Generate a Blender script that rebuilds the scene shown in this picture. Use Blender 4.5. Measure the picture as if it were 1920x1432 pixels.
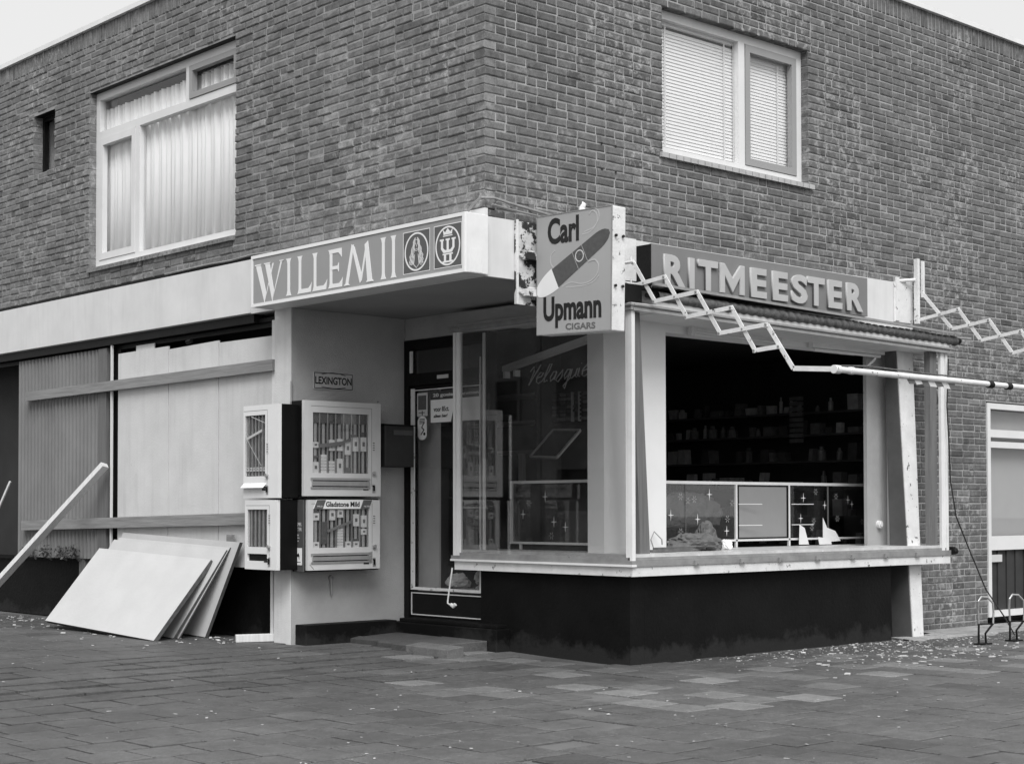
import bpy, bmesh, math, random
from mathutils import Vector, Matrix
PI = math.pi
sc = bpy.context.scene
for o in list(bpy.data.objects): bpy.data.objects.remove(o)
col = sc.collection
RND = random.Random(11)

# ------------------------------------------------------------------ camera
FPX, YAW, PITCH, ROLL = 3008.72, 0.83057, 0.02744, -0.00167
CAMP = Vector((8.34787, -7.37451, 1.07762)); PY = 870.08
Fv = Vector((-math.sin(YAW)*math.cos(PITCH), math.cos(YAW)*math.cos(PITCH), math.sin(PITCH)))
R0 = Vector((math.cos(YAW), math.sin(YAW), 0)); U0 = R0.cross(Fv)
Rv = math.cos(ROLL)*R0 + math.sin(ROLL)*U0; Uv = -math.sin(ROLL)*R0 + math.cos(ROLL)*U0
cd = bpy.data.cameras.new('camera'); cam = bpy.data.objects.new('camera', cd); col.objects.link(cam)
cd.sensor_width = 36; cd.sensor_fit = 'HORIZONTAL'; cd.lens = FPX/1920*36
cd.shift_y = (PY-716)/1920; cd.clip_start = .05; cd.clip_end = 1000
m = Matrix.Identity(4)
for i in range(3): m[i][0] = Rv[i]; m[i][1] = Uv[i]; m[i][2] = -Fv[i]; m[i][3] = CAMP[i]
cam.matrix_world = m; sc.camera = cam
def proj(p):
    d = Vector(p)-CAMP; D = d.dot(Fv)
    return (960+FPX*d.dot(Rv)/D, PY-FPX*d.dot(Uv)/D, D)
# ------------------------------------------------------------------ light
SUN_EL, SUN_AZ = math.radians(50), math.radians(126)      # azimuth clockwise from +Y
w = bpy.data.worlds.new('World'); sc.world = w; w.use_nodes = True
nt = w.node_tree; nt.nodes.clear()
out = nt.nodes.new('ShaderNodeOutputWorld'); bg = nt.nodes.new('ShaderNodeBackground')
sky = nt.nodes.new('ShaderNodeTexSky'); sky.sky_type = 'NISHITA'; sky.sun_disc = False
sky.sun_elevation = SUN_EL; sky.sun_rotation = SUN_AZ; sky.air_density = 1.0; sky.dust_density = 6.0; sky.ozone_density = 1
bw = nt.nodes.new('ShaderNodeRGBToBW'); mx = nt.nodes.new('ShaderNodeMix'); mx.data_type = 'FLOAT'
mx.inputs[0].default_value = .72; mx.inputs[3].default_value = 8.1     # even cloud cover over the clear sky
nt.links.new(sky.outputs[0], bw.inputs[0]); nt.links.new(bw.outputs[0], mx.inputs[2])
nt.links.new(mx.outputs[0], bg.inputs[0]); bg.inputs[1].default_value = .1
nt.links.new(bg.outputs[0], out.inputs[0])
sl = bpy.data.lights.new('sun', 'SUN'); sl.energy = 2.3; sl.angle = math.radians(35); sl.color = (1, 1, 1)
so = bpy.data.objects.new('sun', sl); col.objects.link(so)
sd = Vector((math.sin(SUN_AZ)*math.cos(SUN_EL), math.cos(SUN_AZ)*math.cos(SUN_EL), math.sin(SUN_EL)))
so.rotation_euler = sd.to_track_quat('Z', 'Y').to_euler()
sc.view_settings.view_transform = 'Standard'; sc.view_settings.look = 'None'
sc.view_settings.exposure = .38; sc.view_settings.gamma = 1; sc.view_settings.use_curve_mapping = False

# ------------------------------------------------------------------ materials
def mat(name, c, rough=.65, var=.12, scale=6, bump=.0, bscale=60, spec=.3, metal=0, streak=0, spots=None, stretch=(1, 1, 1), dust=0):
    """grey material: base value c, blotchy variation, optional vertical streaks and worn spots (value, threshold, scale)"""
    M = bpy.data.materials.new(name); M.use_nodes = True; t = M.node_tree; N = t.nodes; L = t.links
    b = N['Principled BSDF']; b.inputs['Roughness'].default_value = rough; b.inputs['Specular IOR Level'].default_value = spec
    b.inputs['Metallic'].default_value = metal
    g = N.new('ShaderNodeNewGeometry'); mp = N.new('ShaderNodeMapping'); L.new(g.outputs['Position'], mp.inputs[0])
    mp.inputs['Scale'].default_value = stretch
    n = N.new('ShaderNodeTexNoise'); n.inputs['Scale'].default_value = scale; n.inputs['Detail'].default_value = 6
    n.inputs['Roughness'].default_value = .62
    L.new(mp.outputs[0], n.inputs['Vector'])
    r = N.new('ShaderNodeMapRange'); L.new(n.outputs[0], r.inputs[0])
    r.inputs[1].default_value = .25; r.inputs[2].default_value = .75; r.inputs[3].default_value = c*(1-var); r.inputs[4].default_value = c*(1+var)
    val = r.outputs[0]
    if streak:
        m2 = N.new('ShaderNodeMapping'); m2.inputs['Scale'].default_value = (9, 9, .7); L.new(g.outputs['Position'], m2.inputs[0])
        n2 = N.new('ShaderNodeTexNoise'); n2.inputs['Scale'].default_value = 2.2; n2.inputs['Detail'].default_value = 5; L.new(m2.outputs[0], n2.inputs['Vector'])
        r2 = N.new('ShaderNodeMapRange'); L.new(n2.outputs[0], r2.inputs[0]); r2.inputs[1].default_value = .5; r2.inputs[2].default_value = .72
        r2.inputs[3].default_value = 1; r2.inputs[4].default_value = 1-streak
        mu = N.new('ShaderNodeMath'); mu.operation = 'MULTIPLY'; L.new(val, mu.inputs[0]); L.new(r2.outputs[0], mu.inputs[1]); val = mu.outputs[0]
    if spots:
        v, th, ssc = spots
        n3 = N.new('ShaderNodeTexNoise'); n3.inputs['Scale'].default_value = ssc; n3.inputs['Detail'].default_value = 8; n3.inputs['Roughness'].default_value = .7
        L.new(mp.outputs[0], n3.inputs['Vector'])
        r3 = N.new('ShaderNodeMapRange'); L.new(n3.outputs[0], r3.inputs[0]); r3.inputs[1].default_value = th; r3.inputs[2].default_value = th+.03
        mm = N.new('ShaderNodeMix'); mm.data_type = 'FLOAT'; L.new(r3.outputs[0], mm.inputs[0]); L.new(val, mm.inputs[2]); mm.inputs[3].default_value = v; val = mm.outputs[0]
    if dust:
        sx_ = N.new('ShaderNodeSeparateXYZ'); L.new(g.outputs['Position'], sx_.inputs[0])
        nd = N.new('ShaderNodeTexNoise'); nd.inputs['Scale'].default_value = 3.5; nd.inputs['Detail'].default_value = 8; nd.inputs['Roughness'].default_value = .7; L.new(g.outputs['Position'], nd.inputs['Vector'])
        k1 = N.new('ShaderNodeMath'); k1.operation = 'MULTIPLY_ADD'; L.new(nd.outputs[0], k1.inputs[0]); k1.inputs[1].default_value = -.62; L.new(sx_.outputs['Z'], k1.inputs[2])
        k2 = N.new('ShaderNodeMapRange'); L.new(k1.outputs[0], k2.inputs[0]); k2.inputs[1].default_value = -.30; k2.inputs[2].default_value = -.22; k2.inputs[3].default_value = 1; k2.inputs[4].default_value = 0
        k3 = N.new('ShaderNodeMix'); k3.data_type = 'FLOAT'; L.new(k2.outputs[0], k3.inputs[0]); L.new(val, k3.inputs[2]); k3.inputs[3].default_value = dust; val = k3.outputs[0]
    L.new(val, b.inputs['Base Color'])
    if bump:
        nb = N.new('ShaderNodeTexNoise'); nb.inputs['Scale'].default_value = bscale; nb.inputs['Detail'].default_value = 5; L.new(mp.outputs[0], nb.inputs['Vector'])
        bp = N.new('ShaderNodeBump'); bp.inputs['Strength'].default_value = bump; bp.inputs['Distance'].default_value = .006
        L.new(nb.outputs[0], bp.inputs['Height']); L.new(bp.outputs[0], b.inputs['Normal'])
    return M
def brickmat(name, c, patch=.5, plo=.56, rough=.85, lo=.55, hi=1.35, bdist=.004, grit=0):
    """brick / tile: per piece tone from attribute 'tone' times object colour; patches of pale lime bloom"""
    M = bpy.data.materials.new(name); M.use_nodes = True; t = M.node_tree; N = t.nodes; L = t.links
    b = N['Principled BSDF']; b.inputs['Roughness'].default_value = rough; b.inputs['Specular IOR Level'].default_value = .2
    a = N.new('ShaderNodeAttribute'); a.attribute_name = 'tone'; oi = N.new('ShaderNodeObjectInfo')
    g = N.new('ShaderNodeNewGeometry')
    def noise(s, d, r=.6):
        n = N.new('ShaderNodeTexNoise'); n.inputs['Scale'].default_value = s; n.inputs['Detail'].default_value = d; n.inputs['Roughness'].default_value = r
        L.new(g.outputs['Position'], n.inputs['Vector']); return n.outputs[0]
    def mr(x, a0, a1, b0, b1):
        r = N.new('ShaderNodeMapRange'); L.new(x, r.inputs[0])
        for i, v in enumerate((a0, a1, b0, b1)): r.inputs[i+1].default_value = v
        return r.outputs[0]
    def mul(x, y, op='MULTIPLY'):
        k = N.new('ShaderNodeMath'); k.operation = op
        for i, v in enumerate((x, y)):
            if isinstance(v, (int, float)): k.inputs[i].default_value = v
            else: L.new(v, k.inputs[i])
        return k.outputs[0]
    v = mul(a.outputs['Fac'], oi.outputs['Color']); v = mul(v, c)
    v = mul(v, mr(noise(14, 6, .65), .28, .72, lo, hi)); v = mul(v, mr(noise(90, 3), .3, .7, .8, 1.2)); v = mul(v, mr(noise(.9, 3), .3, .7, .86, 1.14))
    if grit:
        v = mul(v, mr(noise(230, 2, .8), .36, .66, 1-grit, 1+grit)); v = mul(v, mr(noise(2.3, 7, .7), .38, .62, .86, 1.12))
    if patch:
        k = mul(mr(noise(1.1, 3, .5), plo, plo+.12, 0, 1), mr(noise(13, 6, .75), .50, .66, 0, 1)); k = mul(k, patch)
        mm = N.new('ShaderNodeMix'); mm.data_type = 'FLOAT'; L.new(k, mm.inputs[0]); L.new(v, mm.inputs[2]); mm.inputs[3].default_value = .42; v = mm.outputs[0]
    L.new(v, b.inputs['Base Color'])
    bp = N.new('ShaderNodeBump'); bp.inputs['Strength'].default_value = .6; bp.inputs['Distance'].default_value = bdist
    L.new(noise(55, 6, .7), bp.inputs['Height']); L.new(bp.outputs[0], b.inputs['Normal'])
    return M
def glassmat(name, tint=.95, extra=.0, dirt=.02):
    M = bpy.data.materials.new(name); M.use_nodes = True; t = M.node_tree; N = t.nodes; L = t.links
    N.remove(N['Principled BSDF']); o = N['Material Output']
    tr = N.new('ShaderNodeBsdfTransparent'); tr.inputs[0].default_value = (tint,)*3+(1,)
    gl = N.new('ShaderNodeBsdfGlossy'); gl.inputs['Roughness'].default_value = .015; gl.inputs[0].default_value = (.95,)*3+(1,)
    g0 = N.new('ShaderNodeNewGeometry'); vd = N.new('ShaderNodeVectorMath'); vd.operation = 'DOT_PRODUCT'; L.new(g0.outputs['Incoming'], vd.inputs[0]); L.new(g0.outputs['Normal'], vd.inputs[1])
    def mth(op, a, b=None):
        k = N.new('ShaderNodeMath'); k.operation = op
        for i, v in enumerate((a, b)):
            if v is None: continue
            if isinstance(v, (int, float)): k.inputs[i].default_value = v
            else: L.new(v, k.inputs[i])
        return k.outputs[0]
    ad = N.new('ShaderNodeMath'); ad.operation = 'ADD'      # Schlick reflectance of a thin pane, same from both sides
    L.new(mth('MULTIPLY', mth('POWER', mth('SUBTRACT', 1, mth('ABSOLUTE', vd.outputs['Value'])), 5), .5), ad.inputs[0]); ad.inputs[1].default_value = .04+extra
    mi = N.new('ShaderNodeMixShader'); L.new(ad.outputs[0], mi.inputs[0]); L.new(tr.outputs[0], mi.inputs[1]); L.new(gl.outputs[0], mi.inputs[2])
    df = N.new('ShaderNodeBsdfDiffuse'); df.inputs[0].default_value = (.6,)*3+(1,)
    g = N.new('ShaderNodeNewGeometry'); n = N.new('ShaderNodeTexNoise'); n.inputs['Scale'].default_value = 3; n.inputs['Detail'].default_value = 6
    L.new(g.outputs['Position'], n.inputs['Vector'])
    r = N.new('ShaderNodeMapRange'); L.new(n.outputs[0], r.inputs[0]); r.inputs[1].default_value = .35; r.inputs[2].default_value = .8; r.inputs[3].default_value = .0; r.inputs[4].default_value = dirt
    m2 = N.new('ShaderNodeMixShader'); L.new(r.outputs[0], m2.inputs[0]); L.new(mi.outputs[0], m2.inputs[1]); L.new(df.outputs[0], m2.inputs[2])
    L.new(m2.outputs[0], o.inputs[0]); return M
def woodmat(name, c, axis, var=.3):
    M = mat(name, c, .75, var, 3.2, .5, 14, .2, stretch=tuple((.6 if i == axis else 14) for i in range(3)), spots=(c*.45, .72, 1.1))
    return M
m_brick = brickmat('red_brown_brick', .132, patch=.9, plo=.47, lo=.66, hi=1.3)
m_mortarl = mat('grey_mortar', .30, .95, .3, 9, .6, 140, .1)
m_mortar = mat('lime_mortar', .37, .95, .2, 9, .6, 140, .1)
m_sill = mat('glazed_sill_brick', .42, .4, .15, 12, .2, 40)
m_tile = brickmat('concrete_tile', .088, patch=0, rough=.5, lo=.80, hi=1.2, bdist=.004, grit=.45)
m_sand = mat('joint_sand', .115, .95, .95, .45, .8, 120, .1)
m_frame = mat('white_window_paint', .68, .4, .05, 5, .1, 30)
m_fascia = mat('pale_fascia_panel', .66, .6, .09, 2.6, .15, 160, .2, streak=.05)
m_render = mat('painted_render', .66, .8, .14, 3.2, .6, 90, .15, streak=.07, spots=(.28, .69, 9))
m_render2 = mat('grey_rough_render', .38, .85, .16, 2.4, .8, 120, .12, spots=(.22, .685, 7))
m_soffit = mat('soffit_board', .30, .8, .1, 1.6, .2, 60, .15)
m_white = mat('white_gloss_paint', .74, .35, .08, 6, .15, 40, spots=(.25, .72, 11))
m_wornwhite = mat('flaking_white_paint', .70, .5, .12, 9, .4, 60, spots=(.10, .615, 14))
m_rust = mat('rusted_white_plate', .60, .7, .25, 9, .8, 50, spots=(.03, .495, 7))
m_alu = mat('dull_aluminium', .30, .45, .25, 8, .2, 70, .5, metal=.3, spots=(.05, .66, 14))
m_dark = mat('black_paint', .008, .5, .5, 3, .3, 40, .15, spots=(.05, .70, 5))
m_base = mat('black_plinth_paint', .0055, .6, .6, 2.0, .5, 30, .12, spots=(.06, .70, 13), dust=.020)
m_black = mat('black_enamel', .006, .45, .3, 6, spec=.12)
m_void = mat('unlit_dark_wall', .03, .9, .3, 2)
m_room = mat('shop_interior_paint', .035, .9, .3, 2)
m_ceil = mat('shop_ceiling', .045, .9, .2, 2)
m_timber = woodmat('weathered_timber_long', .25, 0)
m_timberz = woodmat('weathered_timber_upright', .15, 2)
m_lighttimber = woodmat('pale_planed_timber', .60, 2, .15)
m_board = mat('white_faced_board', .50, .5, .07, 3.5, .2, 40, spots=(.36, .69, 8))
m_boardedge = mat('board_edge', .085, .8, .35, 20, .3, 60)
m_panel = mat('pale_hoarding_panel', .60, .7, .09, 2.6, .3, 80, .2, streak=.08, spots=(.40, .68, 5))
m_corr = mat('corrugated_sheet_grey', .18, .6, .15, 2.0, .2, 60, .3)
m_glass = glassmat('window_glass'); m_shopglass = glassmat('shop_window_glass', .86, .04, .02)
m_signgrey = mat('mid_grey_sign_face', .30, .35, .04, 3)
m_signgrey2 = mat('matt_grey_sign_face', .19, .6, .08, 2.5, .15, 90)
m_signlight = mat('pale_grey_sign_face', .36, .4, .05, 3, .05, 60)
m_signdark = mat('dark_emblem_ground', .10, .4, .05, 5)
m_letter = mat('white_sign_letter', .78, .4, .03, 5)
m_reliefletter = mat('pale_relief_letter', .44, .55, .08, 6, .1, 60)
m_ink = mat('black_print', .015, .5, .1, 5)
m_inkg = mat('grey_print', .13, .5, .1, 5)
m_inkl = mat('light_print', .62, .5, .05, 5)
m_smoke = mat('smoke_swirl_print', .47, .5, .02, 5)
m_cigar = mat('cigar_print', .085, .5, .2, 30)
m_enamel = mat('pale_enamel', .72, .3, .05, 4, .05, 30, spots=(.3, .75, 8))
m_enamelg = mat('grey_enamel', .55, .35, .08, 4, .05, 30, spots=(.2, .74, 8))
m_steel = mat('bright_steel', .45, .3, .1, 20, 0, 10, .5, metal=.6)
m_pack = mat('pale_cigarette_pack', .66, .5, .1, 40)
m_packd = mat('dark_cigarette_pack', .10, .5, .2, 40)
m_slot = mat('dispenser_column', .36, .4, .2, 20)
m_curtain = mat('net_curtain', .92, .9, .02, 8)
m_blind = mat('blind_slat', .92, .5, .03, 5)
m_rubble = mat('broken_chip', .48, .8, .5, 30)
m_leaf = mat('leaf', .10, .6, .4, 30)
m_cloth = mat('grey_cloth', .12, .9, .35, 14, .5, 30)
m_paper = mat('crumpled_paper', .70, .8, .35, 12, .3, 40)
m_rope = mat('dirty_canvas', .11, .9, .6, 26, .7, 60)
m_poster = mat('poster_ground', .06, .5, .1, 5)
m_hatch = mat('grey_hatch_door', .27, .6, .05, 5, .1, 100)

# ------------------------------------------------------------------ mesh helpers
WO = {}
class MB:
    def __init__(s): s.v = []; s.f = []; s.tone = []
    def add(s, vs, fs, tone=1.0):
        n = len(s.v); s.v += [tuple(p) for p in vs]; s.f += [tuple(i+n for i in f) for f in fs]; s.tone += [tone]*len(vs); return s
    def box(s, x0, x1, y0, y1, z0, z1):
        if x0 > x1: x0, x1 = x1, x0
        if y0 > y1: y0, y1 = y1, y0
        if z0 > z1: z0, z1 = z1, z0
        return s.hexa([(x0, y0, z0), (x1, y0, z0), (x1, y1, z0), (x0, y1, z0), (x0, y0, z1), (x1, y0, z1), (x1, y1, z1), (x0, y1, z1)])
    def hexa(s, p, tone=1.0):
        return s.add(p, [(0, 3, 2, 1), (4, 5, 6, 7), (0, 1, 5, 4), (1, 2, 6, 5), (2, 3, 7, 6), (3, 0, 4, 7)], tone)
    def beam(s, a, b, w, h, up=(0, 0, 1)):
        a = Vector(a); b = Vector(b); d = (b-a).normalized(); u = Vector(up); sd = d.cross(u).normalized()*w/2; u = sd.normalized().cross(d).normalized()*h/2
        return s.hexa([a-sd-u, b-sd-u, b+sd-u, a+sd-u, a-sd+u, b-sd+u, b+sd+u, a+sd+u])
    def tube(s, pts, r, seg=8, cap=True):
        pts = [Vector(p) for p in pts]; rs = r if isinstance(r, (list, tuple)) else [r]*len(pts)
        n = len(s.v); ref = None
        for i, p in enumerate(pts):
            d = (pts[min(i+1, len(pts)-1)]-pts[max(i-1, 0)]).normalized()
            if ref is None:
                ref = Vector((0, 0, 1)) if abs(d.z) < .9 else Vector((1, 0, 0))
            a = d.cross(ref).normalized(); b = a.cross(d).normalized(); ref = b
            for k in range(seg):
                t = 2*PI*k/seg; q = p+a*math.cos(t)*rs[i]+b*math.sin(t)*rs[i]; s.v.append(tuple(q)); s.tone.append(1)
        for i in range(len(pts)-1):
            for k in range(seg):
                k2 = (k+1) % seg; s.f.append((n+i*seg+k, n+i*seg+k2, n+(i+1)*seg+k2, n+(i+1)*seg+k))
        if cap:
            s.f.append(tuple(n+k for k in reversed(range(seg)))); s.f.append(tuple(n+(len(pts)-1)*seg+k for k in range(seg)))
        return s
    def prism(s, poly, o, u, v, t):
        """flat polygon (2d) standing on frame o,u,v, thickness t along u x v"""
        o = Vector(o); u = Vector(u); v = Vector(v); n = u.cross(v).normalized()*t
        a = sum(poly[i][0]*poly[(i+1) % len(poly)][1]-poly[(i+1) % len(poly)][0]*poly[i][1] for i in range(len(poly)))
        if a < 0: poly = poly[::-1]
        k = len(poly); vs = [o+u*p[0]+v*p[1] for p in poly]; vs += [q+n for q in vs]
        return s.add(vs, [tuple(reversed(range(k))), tuple(range(k, 2*k))]+[(i, (i+1) % k, k+(i+1) % k, k+i) for i in range(k)])
    def ring(s, cx, cy, rx, ry, wd, o, u, v, t, seg=28):
        for i in range(seg):
            a, b = 2*PI*i/seg, 2*PI*(i+1)/seg
            s.prism([(cx+rx*math.cos(a), cy+ry*math.sin(a)), (cx+rx*math.cos(b), cy+ry*math.sin(b)),
                     (cx+(rx-wd)*math.cos(b), cy+(ry-wd)*math.sin(b)), (cx+(rx-wd)*math.cos(a), cy+(ry-wd)*math.sin(a))], o, u, v, t)
        return s
    def stroke(s, pts, wd, o, u, v, t):
        for i in range(len(pts)-1):
            a = Vector(pts[i]); b = Vector(pts[i+1]); d = (b-a)
            if d.length < 1e-6: continue
            d.normalize(); n = Vector((-d.y, d.x))*wd/2; e = d*wd*.25
            s.prism([tuple(a-e-n), tuple(b+e-n), tuple(b+e+n), tuple(a-e+n)], o, u, v, t+i*.00005)
        return s
def build(mb, name, mt, parent=None, loc=(0, 0, 0), local=False, bevel=0, smooth=False, kind=None, label=None):
    me = bpy.data.meshes.new(name)
    base = Vector(loc) if parent is None else WO[parent.name]
    vs = mb.v if local else [(p[0]-base.x, p[1]-base.y, p[2]-base.z) for p in mb.v]
    me.from_pydata([tuple(p) for p in vs], [], mb.f)
    at = me.attributes.new('tone', 'FLOAT', 'POINT'); at.data.foreach_set('value', mb.tone)
    me.materials.append(mt)
    if bevel:
        b = bmesh.new(); b.from_mesh(me); bmesh.ops.bevel(b, geom=b.edges[:], offset=bevel, segments=2, affect='EDGES', profile=.5); b.to_mesh(me); b.free()
    if smooth: me.polygons.foreach_set('use_smooth', [True]*len(me.polygons))
    me.update()
    o = bpy.data.objects.new(name, me); col.objects.link(o)
    if parent is not None: o.parent = parent
    else: o.location = loc
    WO[o.name] = base
    if kind: o['kind'] = kind
    if label: o['label'] = label
    return o
def tag(o, label, cat, group=None):
    o['label'] = label; o['category'] = cat
    if group: o['group'] = group
    return o
def thing(name, label, cat, loc=(0, 0, 0), group=None):
    o = bpy.data.objects.new(name, None); col.objects.link(o); o.location = loc; o.empty_display_size = .2
    WO[o.name] = Vector(loc); return tag(o, label, cat, group)
def copytree(o, parent=None):
    c = o.copy(); col.objects.link(c)
    if parent is not None: c.parent = parent
    for ch in [q for q in bpy.data.objects if q.parent == o]: copytree(ch, c)
    return c
def text(body, name, mt, parent, o, u, v, w_, h_, t=.002, bold=0.0, shear=0, bev=0, kind=None, spacing=1.0, loc=(0, 0, 0), res=4):
    """text fitted in a w_ x h_ box at frame o,u,v"""
    cu = bpy.data.curves.new('t', 'FONT'); cu.body = body; cu.size = 1; cu.offset = bold; cu.shear = shear; cu.extrude = .1; cu.resolution_u = res
    cu.space_character = spacing
    if bev: cu.bevel_depth = bev; cu.bevel_resolution = 2
    ob = bpy.data.objects.new('t', cu); col.objects.link(ob)
    dg = bpy.context.evaluated_depsgraph_get(); dg.update()
    me = bpy.data.meshes.new_from_object(ob.evaluated_get(dg)); me.name = name
    bpy.data.objects.remove(ob); bpy.data.curves.remove(cu)
    xs = [q.co.x for q in me.vertices]; ys = [q.co.y for q in me.vertices]; zs = [q.co.z for q in me.vertices]
    x0, x1, y0, y1, z0, z1 = min(xs), max(xs), min(ys), max(ys), min(zs), max(zs)
    o = Vector(o); u = Vector(u).normalized(); v = Vector(v).normalized(); n = u.cross(v)
    base = WO[parent.name] if parent is not None else Vector(loc)
    for q in me.vertices:
        a = (q.co.x-x0)/(x1-x0)*w_; b = (q.co.y-y0)/(y1-y0)*h_; c = (q.co.z-z0)/(z1-z0)*t
        q.co = o+u*a+v*b+n*c-base
    me.materials.clear(); me.materials.append(mt)
    at = me.attributes.new('tone', 'FLOAT', 'POINT'); at.data.foreach_set('value', [1.0]*len(me.vertices))
    ob = bpy.data.objects.new(name, me); col.objects.link(ob); ob.parent = parent
    WO[ob.name] = base
    return ob
XP, XM, YP, ZP = (1, 0, 0), (-1, 0, 0), (0, 1, 0), (0, 0, 1)

# ------------------------------------------------------------------ ground
def gz(x, y=0):
    t = min(max((x+2.3)/2.6, 0), 1); return -.058*t*t*(3-2*t)
g = MB()
xs = [-150, -40, -15]+[-14+i*.5 for i in range(0, 49)]+[15, 40, 150]; ys = [-150, -40, -12]+[-11+i*.5 for i in range(0, 53)]+[20, 60, 150]
for y in ys:
    for x in xs: g.v.append((x, y, gz(x)-.010)); g.tone.append(1)
nx = len(xs)
for j in range(len(ys)-1):
    for i in range(nx-1): g.f.append((j*nx+i, j*nx+i+1, (j+1)*nx+i+1, (j+1)*nx+i))
pav = build(g, 'pavement', m_sand); pav['kind'] = 'structure'
def inframe(p, mg=60):
    u, v, D = proj(p); return D > .5 and -mg < u < 1920+mg and -mg < v < 1432+mg
TV = []
for k in range(6):
    q = MB(); a = .1418; j = lambda: RND.uniform(-.0015, .0015); z = lambda: RND.uniform(-.0012, .0012)
    P = [(-a+j(), -a+j()), (a+j(), -a+j()), (a+j(), a+j()), (-a+j(), a+j())]
    zz = [z() for _ in range(4)]
    q.add([(x, y, -.05) for x, y in P]+[(x, y, -.003+h) for (x, y), h in zip(P, zz)]+[(x*.96, y*.96, h) for (x, y), h in zip(P, zz)],
          [(0, 1, 5, 4), (1, 2, 6, 5), (2, 3, 7, 6), (3, 0, 4, 7), (4, 5, 9, 8), (5, 6, 10, 9), (6, 7, 11, 10), (7, 4, 8, 11), (8, 9, 10, 11)])
    TV.append(q)
tiles = []
S = .3
for i in range(-45, 45):
    for j in range(-40, 45):
        # one field of rows square to the left front, one square to the right front, meeting on the corner diagonal
        for field in (0, 1):
            if field == 0:
                off = (i % 3 == 1)*.5*S+(i % 4 == 2)*.08; x = (i+.5)*S; y = (j+.5)*S+off
                if y > -1.08*(x-1.0): continue
            else:
                off = (j % 2)*.5*S+.03*math.sin(j*7.); y = (j+.5)*S; x = (i+.5)*S+off
                if y <= -1.08*(x-1.0)+.0: continue
            if y > -.02 and x < -2.36+.16: continue
            if y > .96 and x < .30: continue
            if y > 4.2 and x < .14: continue
            if y > .82 and x < -1.0: continue
            if not inframe((x, y, gz(x)), 90): continue
            tiles.append((x, y, field))
keep = []
for t in tiles:
    if t[2] == 1 and any(abs(t[0]-k[0]) < S*.93 and abs(t[1]-k[1]) < S*.93 for k in keep): continue
    keep.append(t)
tiles = keep
def tonefor(x, y):
    b = RND.gauss(1, .045)
    # some tiles of another batch are paler: they lie round the shop corner
    near = (-1.9 < x < 1.2 and -.9-.25*x < y < 1.1) or (x >= .4 and .45 < x-.33 < 2.1 and -.6 < y < 5)
    if near and RND.random() < .34: b *= RND.uniform(1.25, 2.0)
    if x > .4: b *= 1+.22*min(1, (x-.4)/1.0)
    if RND.random() < .04: b *= .8
    return b
tiles = [(x, y, f, tonefor(x, y)) for x, y, f in tiles]
tiles.sort(key=lambda t: -1/max(.1, proj((t[0], t[1], 0))[2])**3 if inframe((t[0], t[1], 0), 0) else 1)
tm = []
for q in TV:
    me = bpy.data.meshes.new('paving_tile'); me.from_pydata(q.v, [], q.f); me.materials.append(m_tile)
    at = me.attributes.new('tone', 'FLOAT', 'POINT'); at.data.foreach_set('value', [1.0]*len(q.v)); tm.append(me)
stuff = MB()
for k, (x, y, f, tn) in enumerate(tiles):
    dz = RND.uniform(-.002, .002)
    if k < 300:
        o = bpy.data.objects.new('paving_tile', tm[k % 6]); col.objects.link(o); o.parent = pav; o.location = (x, y, gz(x)+dz)
        o.rotation_euler = (RND.uniform(-.004, .004), RND.uniform(-.004, .004)-.02*(-2.3 < x < .3), RND.choice((0, PI/2, PI, -PI/2))+RND.uniform(-.004, .004)); o.color = (tn, tn, tn, 1)
    else:
        q = TV[k % 6]; stuff.add([(a+x, b+y, c+gz(x)+dz) for a, b, c in q.v], q.f, tn)
build(stuff, 'paving_tiles', m_tile, pav, kind='stuff')

# ------------------------------------------------------------------ building
B = thing('corner_building', 'two storey brick corner building with a shop under its upper floor', 'building', (0, 0, 0))
Z0 = 3.178; CH = .0622; ZT = 5.70
LW0, LW1 = 9.3, 9.0
# walls as openings in (s,z): s = distance from the corner
openL = [(3.183, 5.766, 3.39, 5.087), (6.489, 6.96, 4.475, 5.075)]
openR = [(1.84, 3.688, 3.835, 4.985), (-1, 5.16, -1, Z0-CH), (6.46, 7.75, -1, 2.105)]
def frameL(s, z, d): return (-s, d, z)       # d = depth into the wall
def frameR(s, z, d): return (-d, s, z)
def brickv(fr, s0, s1, z0, z1, prot=.0, jit=.0022, irr=.0015):
    """one brick: chamfered front face, slightly uneven"""
    j = lambda: RND.uniform(-jit, jit); c = .0068
    fo = [(s0+j(), z0+j()), (s1+j(), z0+j()), (s1+j(), z1+j()), (s0+j(), z1+j())]
    pr = [prot+RND.uniform(-irr, irr)for _ in range(4)]
    fi = [(fo[0][0]+c, fo[0][1]+c), (fo[1][0]-c, fo[1][1]+c), (fo[2][0]-c, fo[2][1]-c), (fo[3][0]+c, fo[3][1]-c)]
    vs = [fr(a, b, .10) for a, b in fo]+[fr(a, b, .004-p) for (a, b), p in zip(fo, pr)]+[fr(a, b, -p) for (a, b), p in zip(fi, pr)]
    fs = [(0, 1, 5, 4), (1, 2, 6, 5), (2, 3, 7, 6), (3, 0, 4, 7), (4, 5, 9, 8), (5, 6, 10, 9), (6, 7, 11, 10), (7, 4, 8, 11), (8, 9, 10, 11)]
    if fr is frameR: pass
    else: fs = [f[::-1] for f in fs]
    return vs, fs
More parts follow.
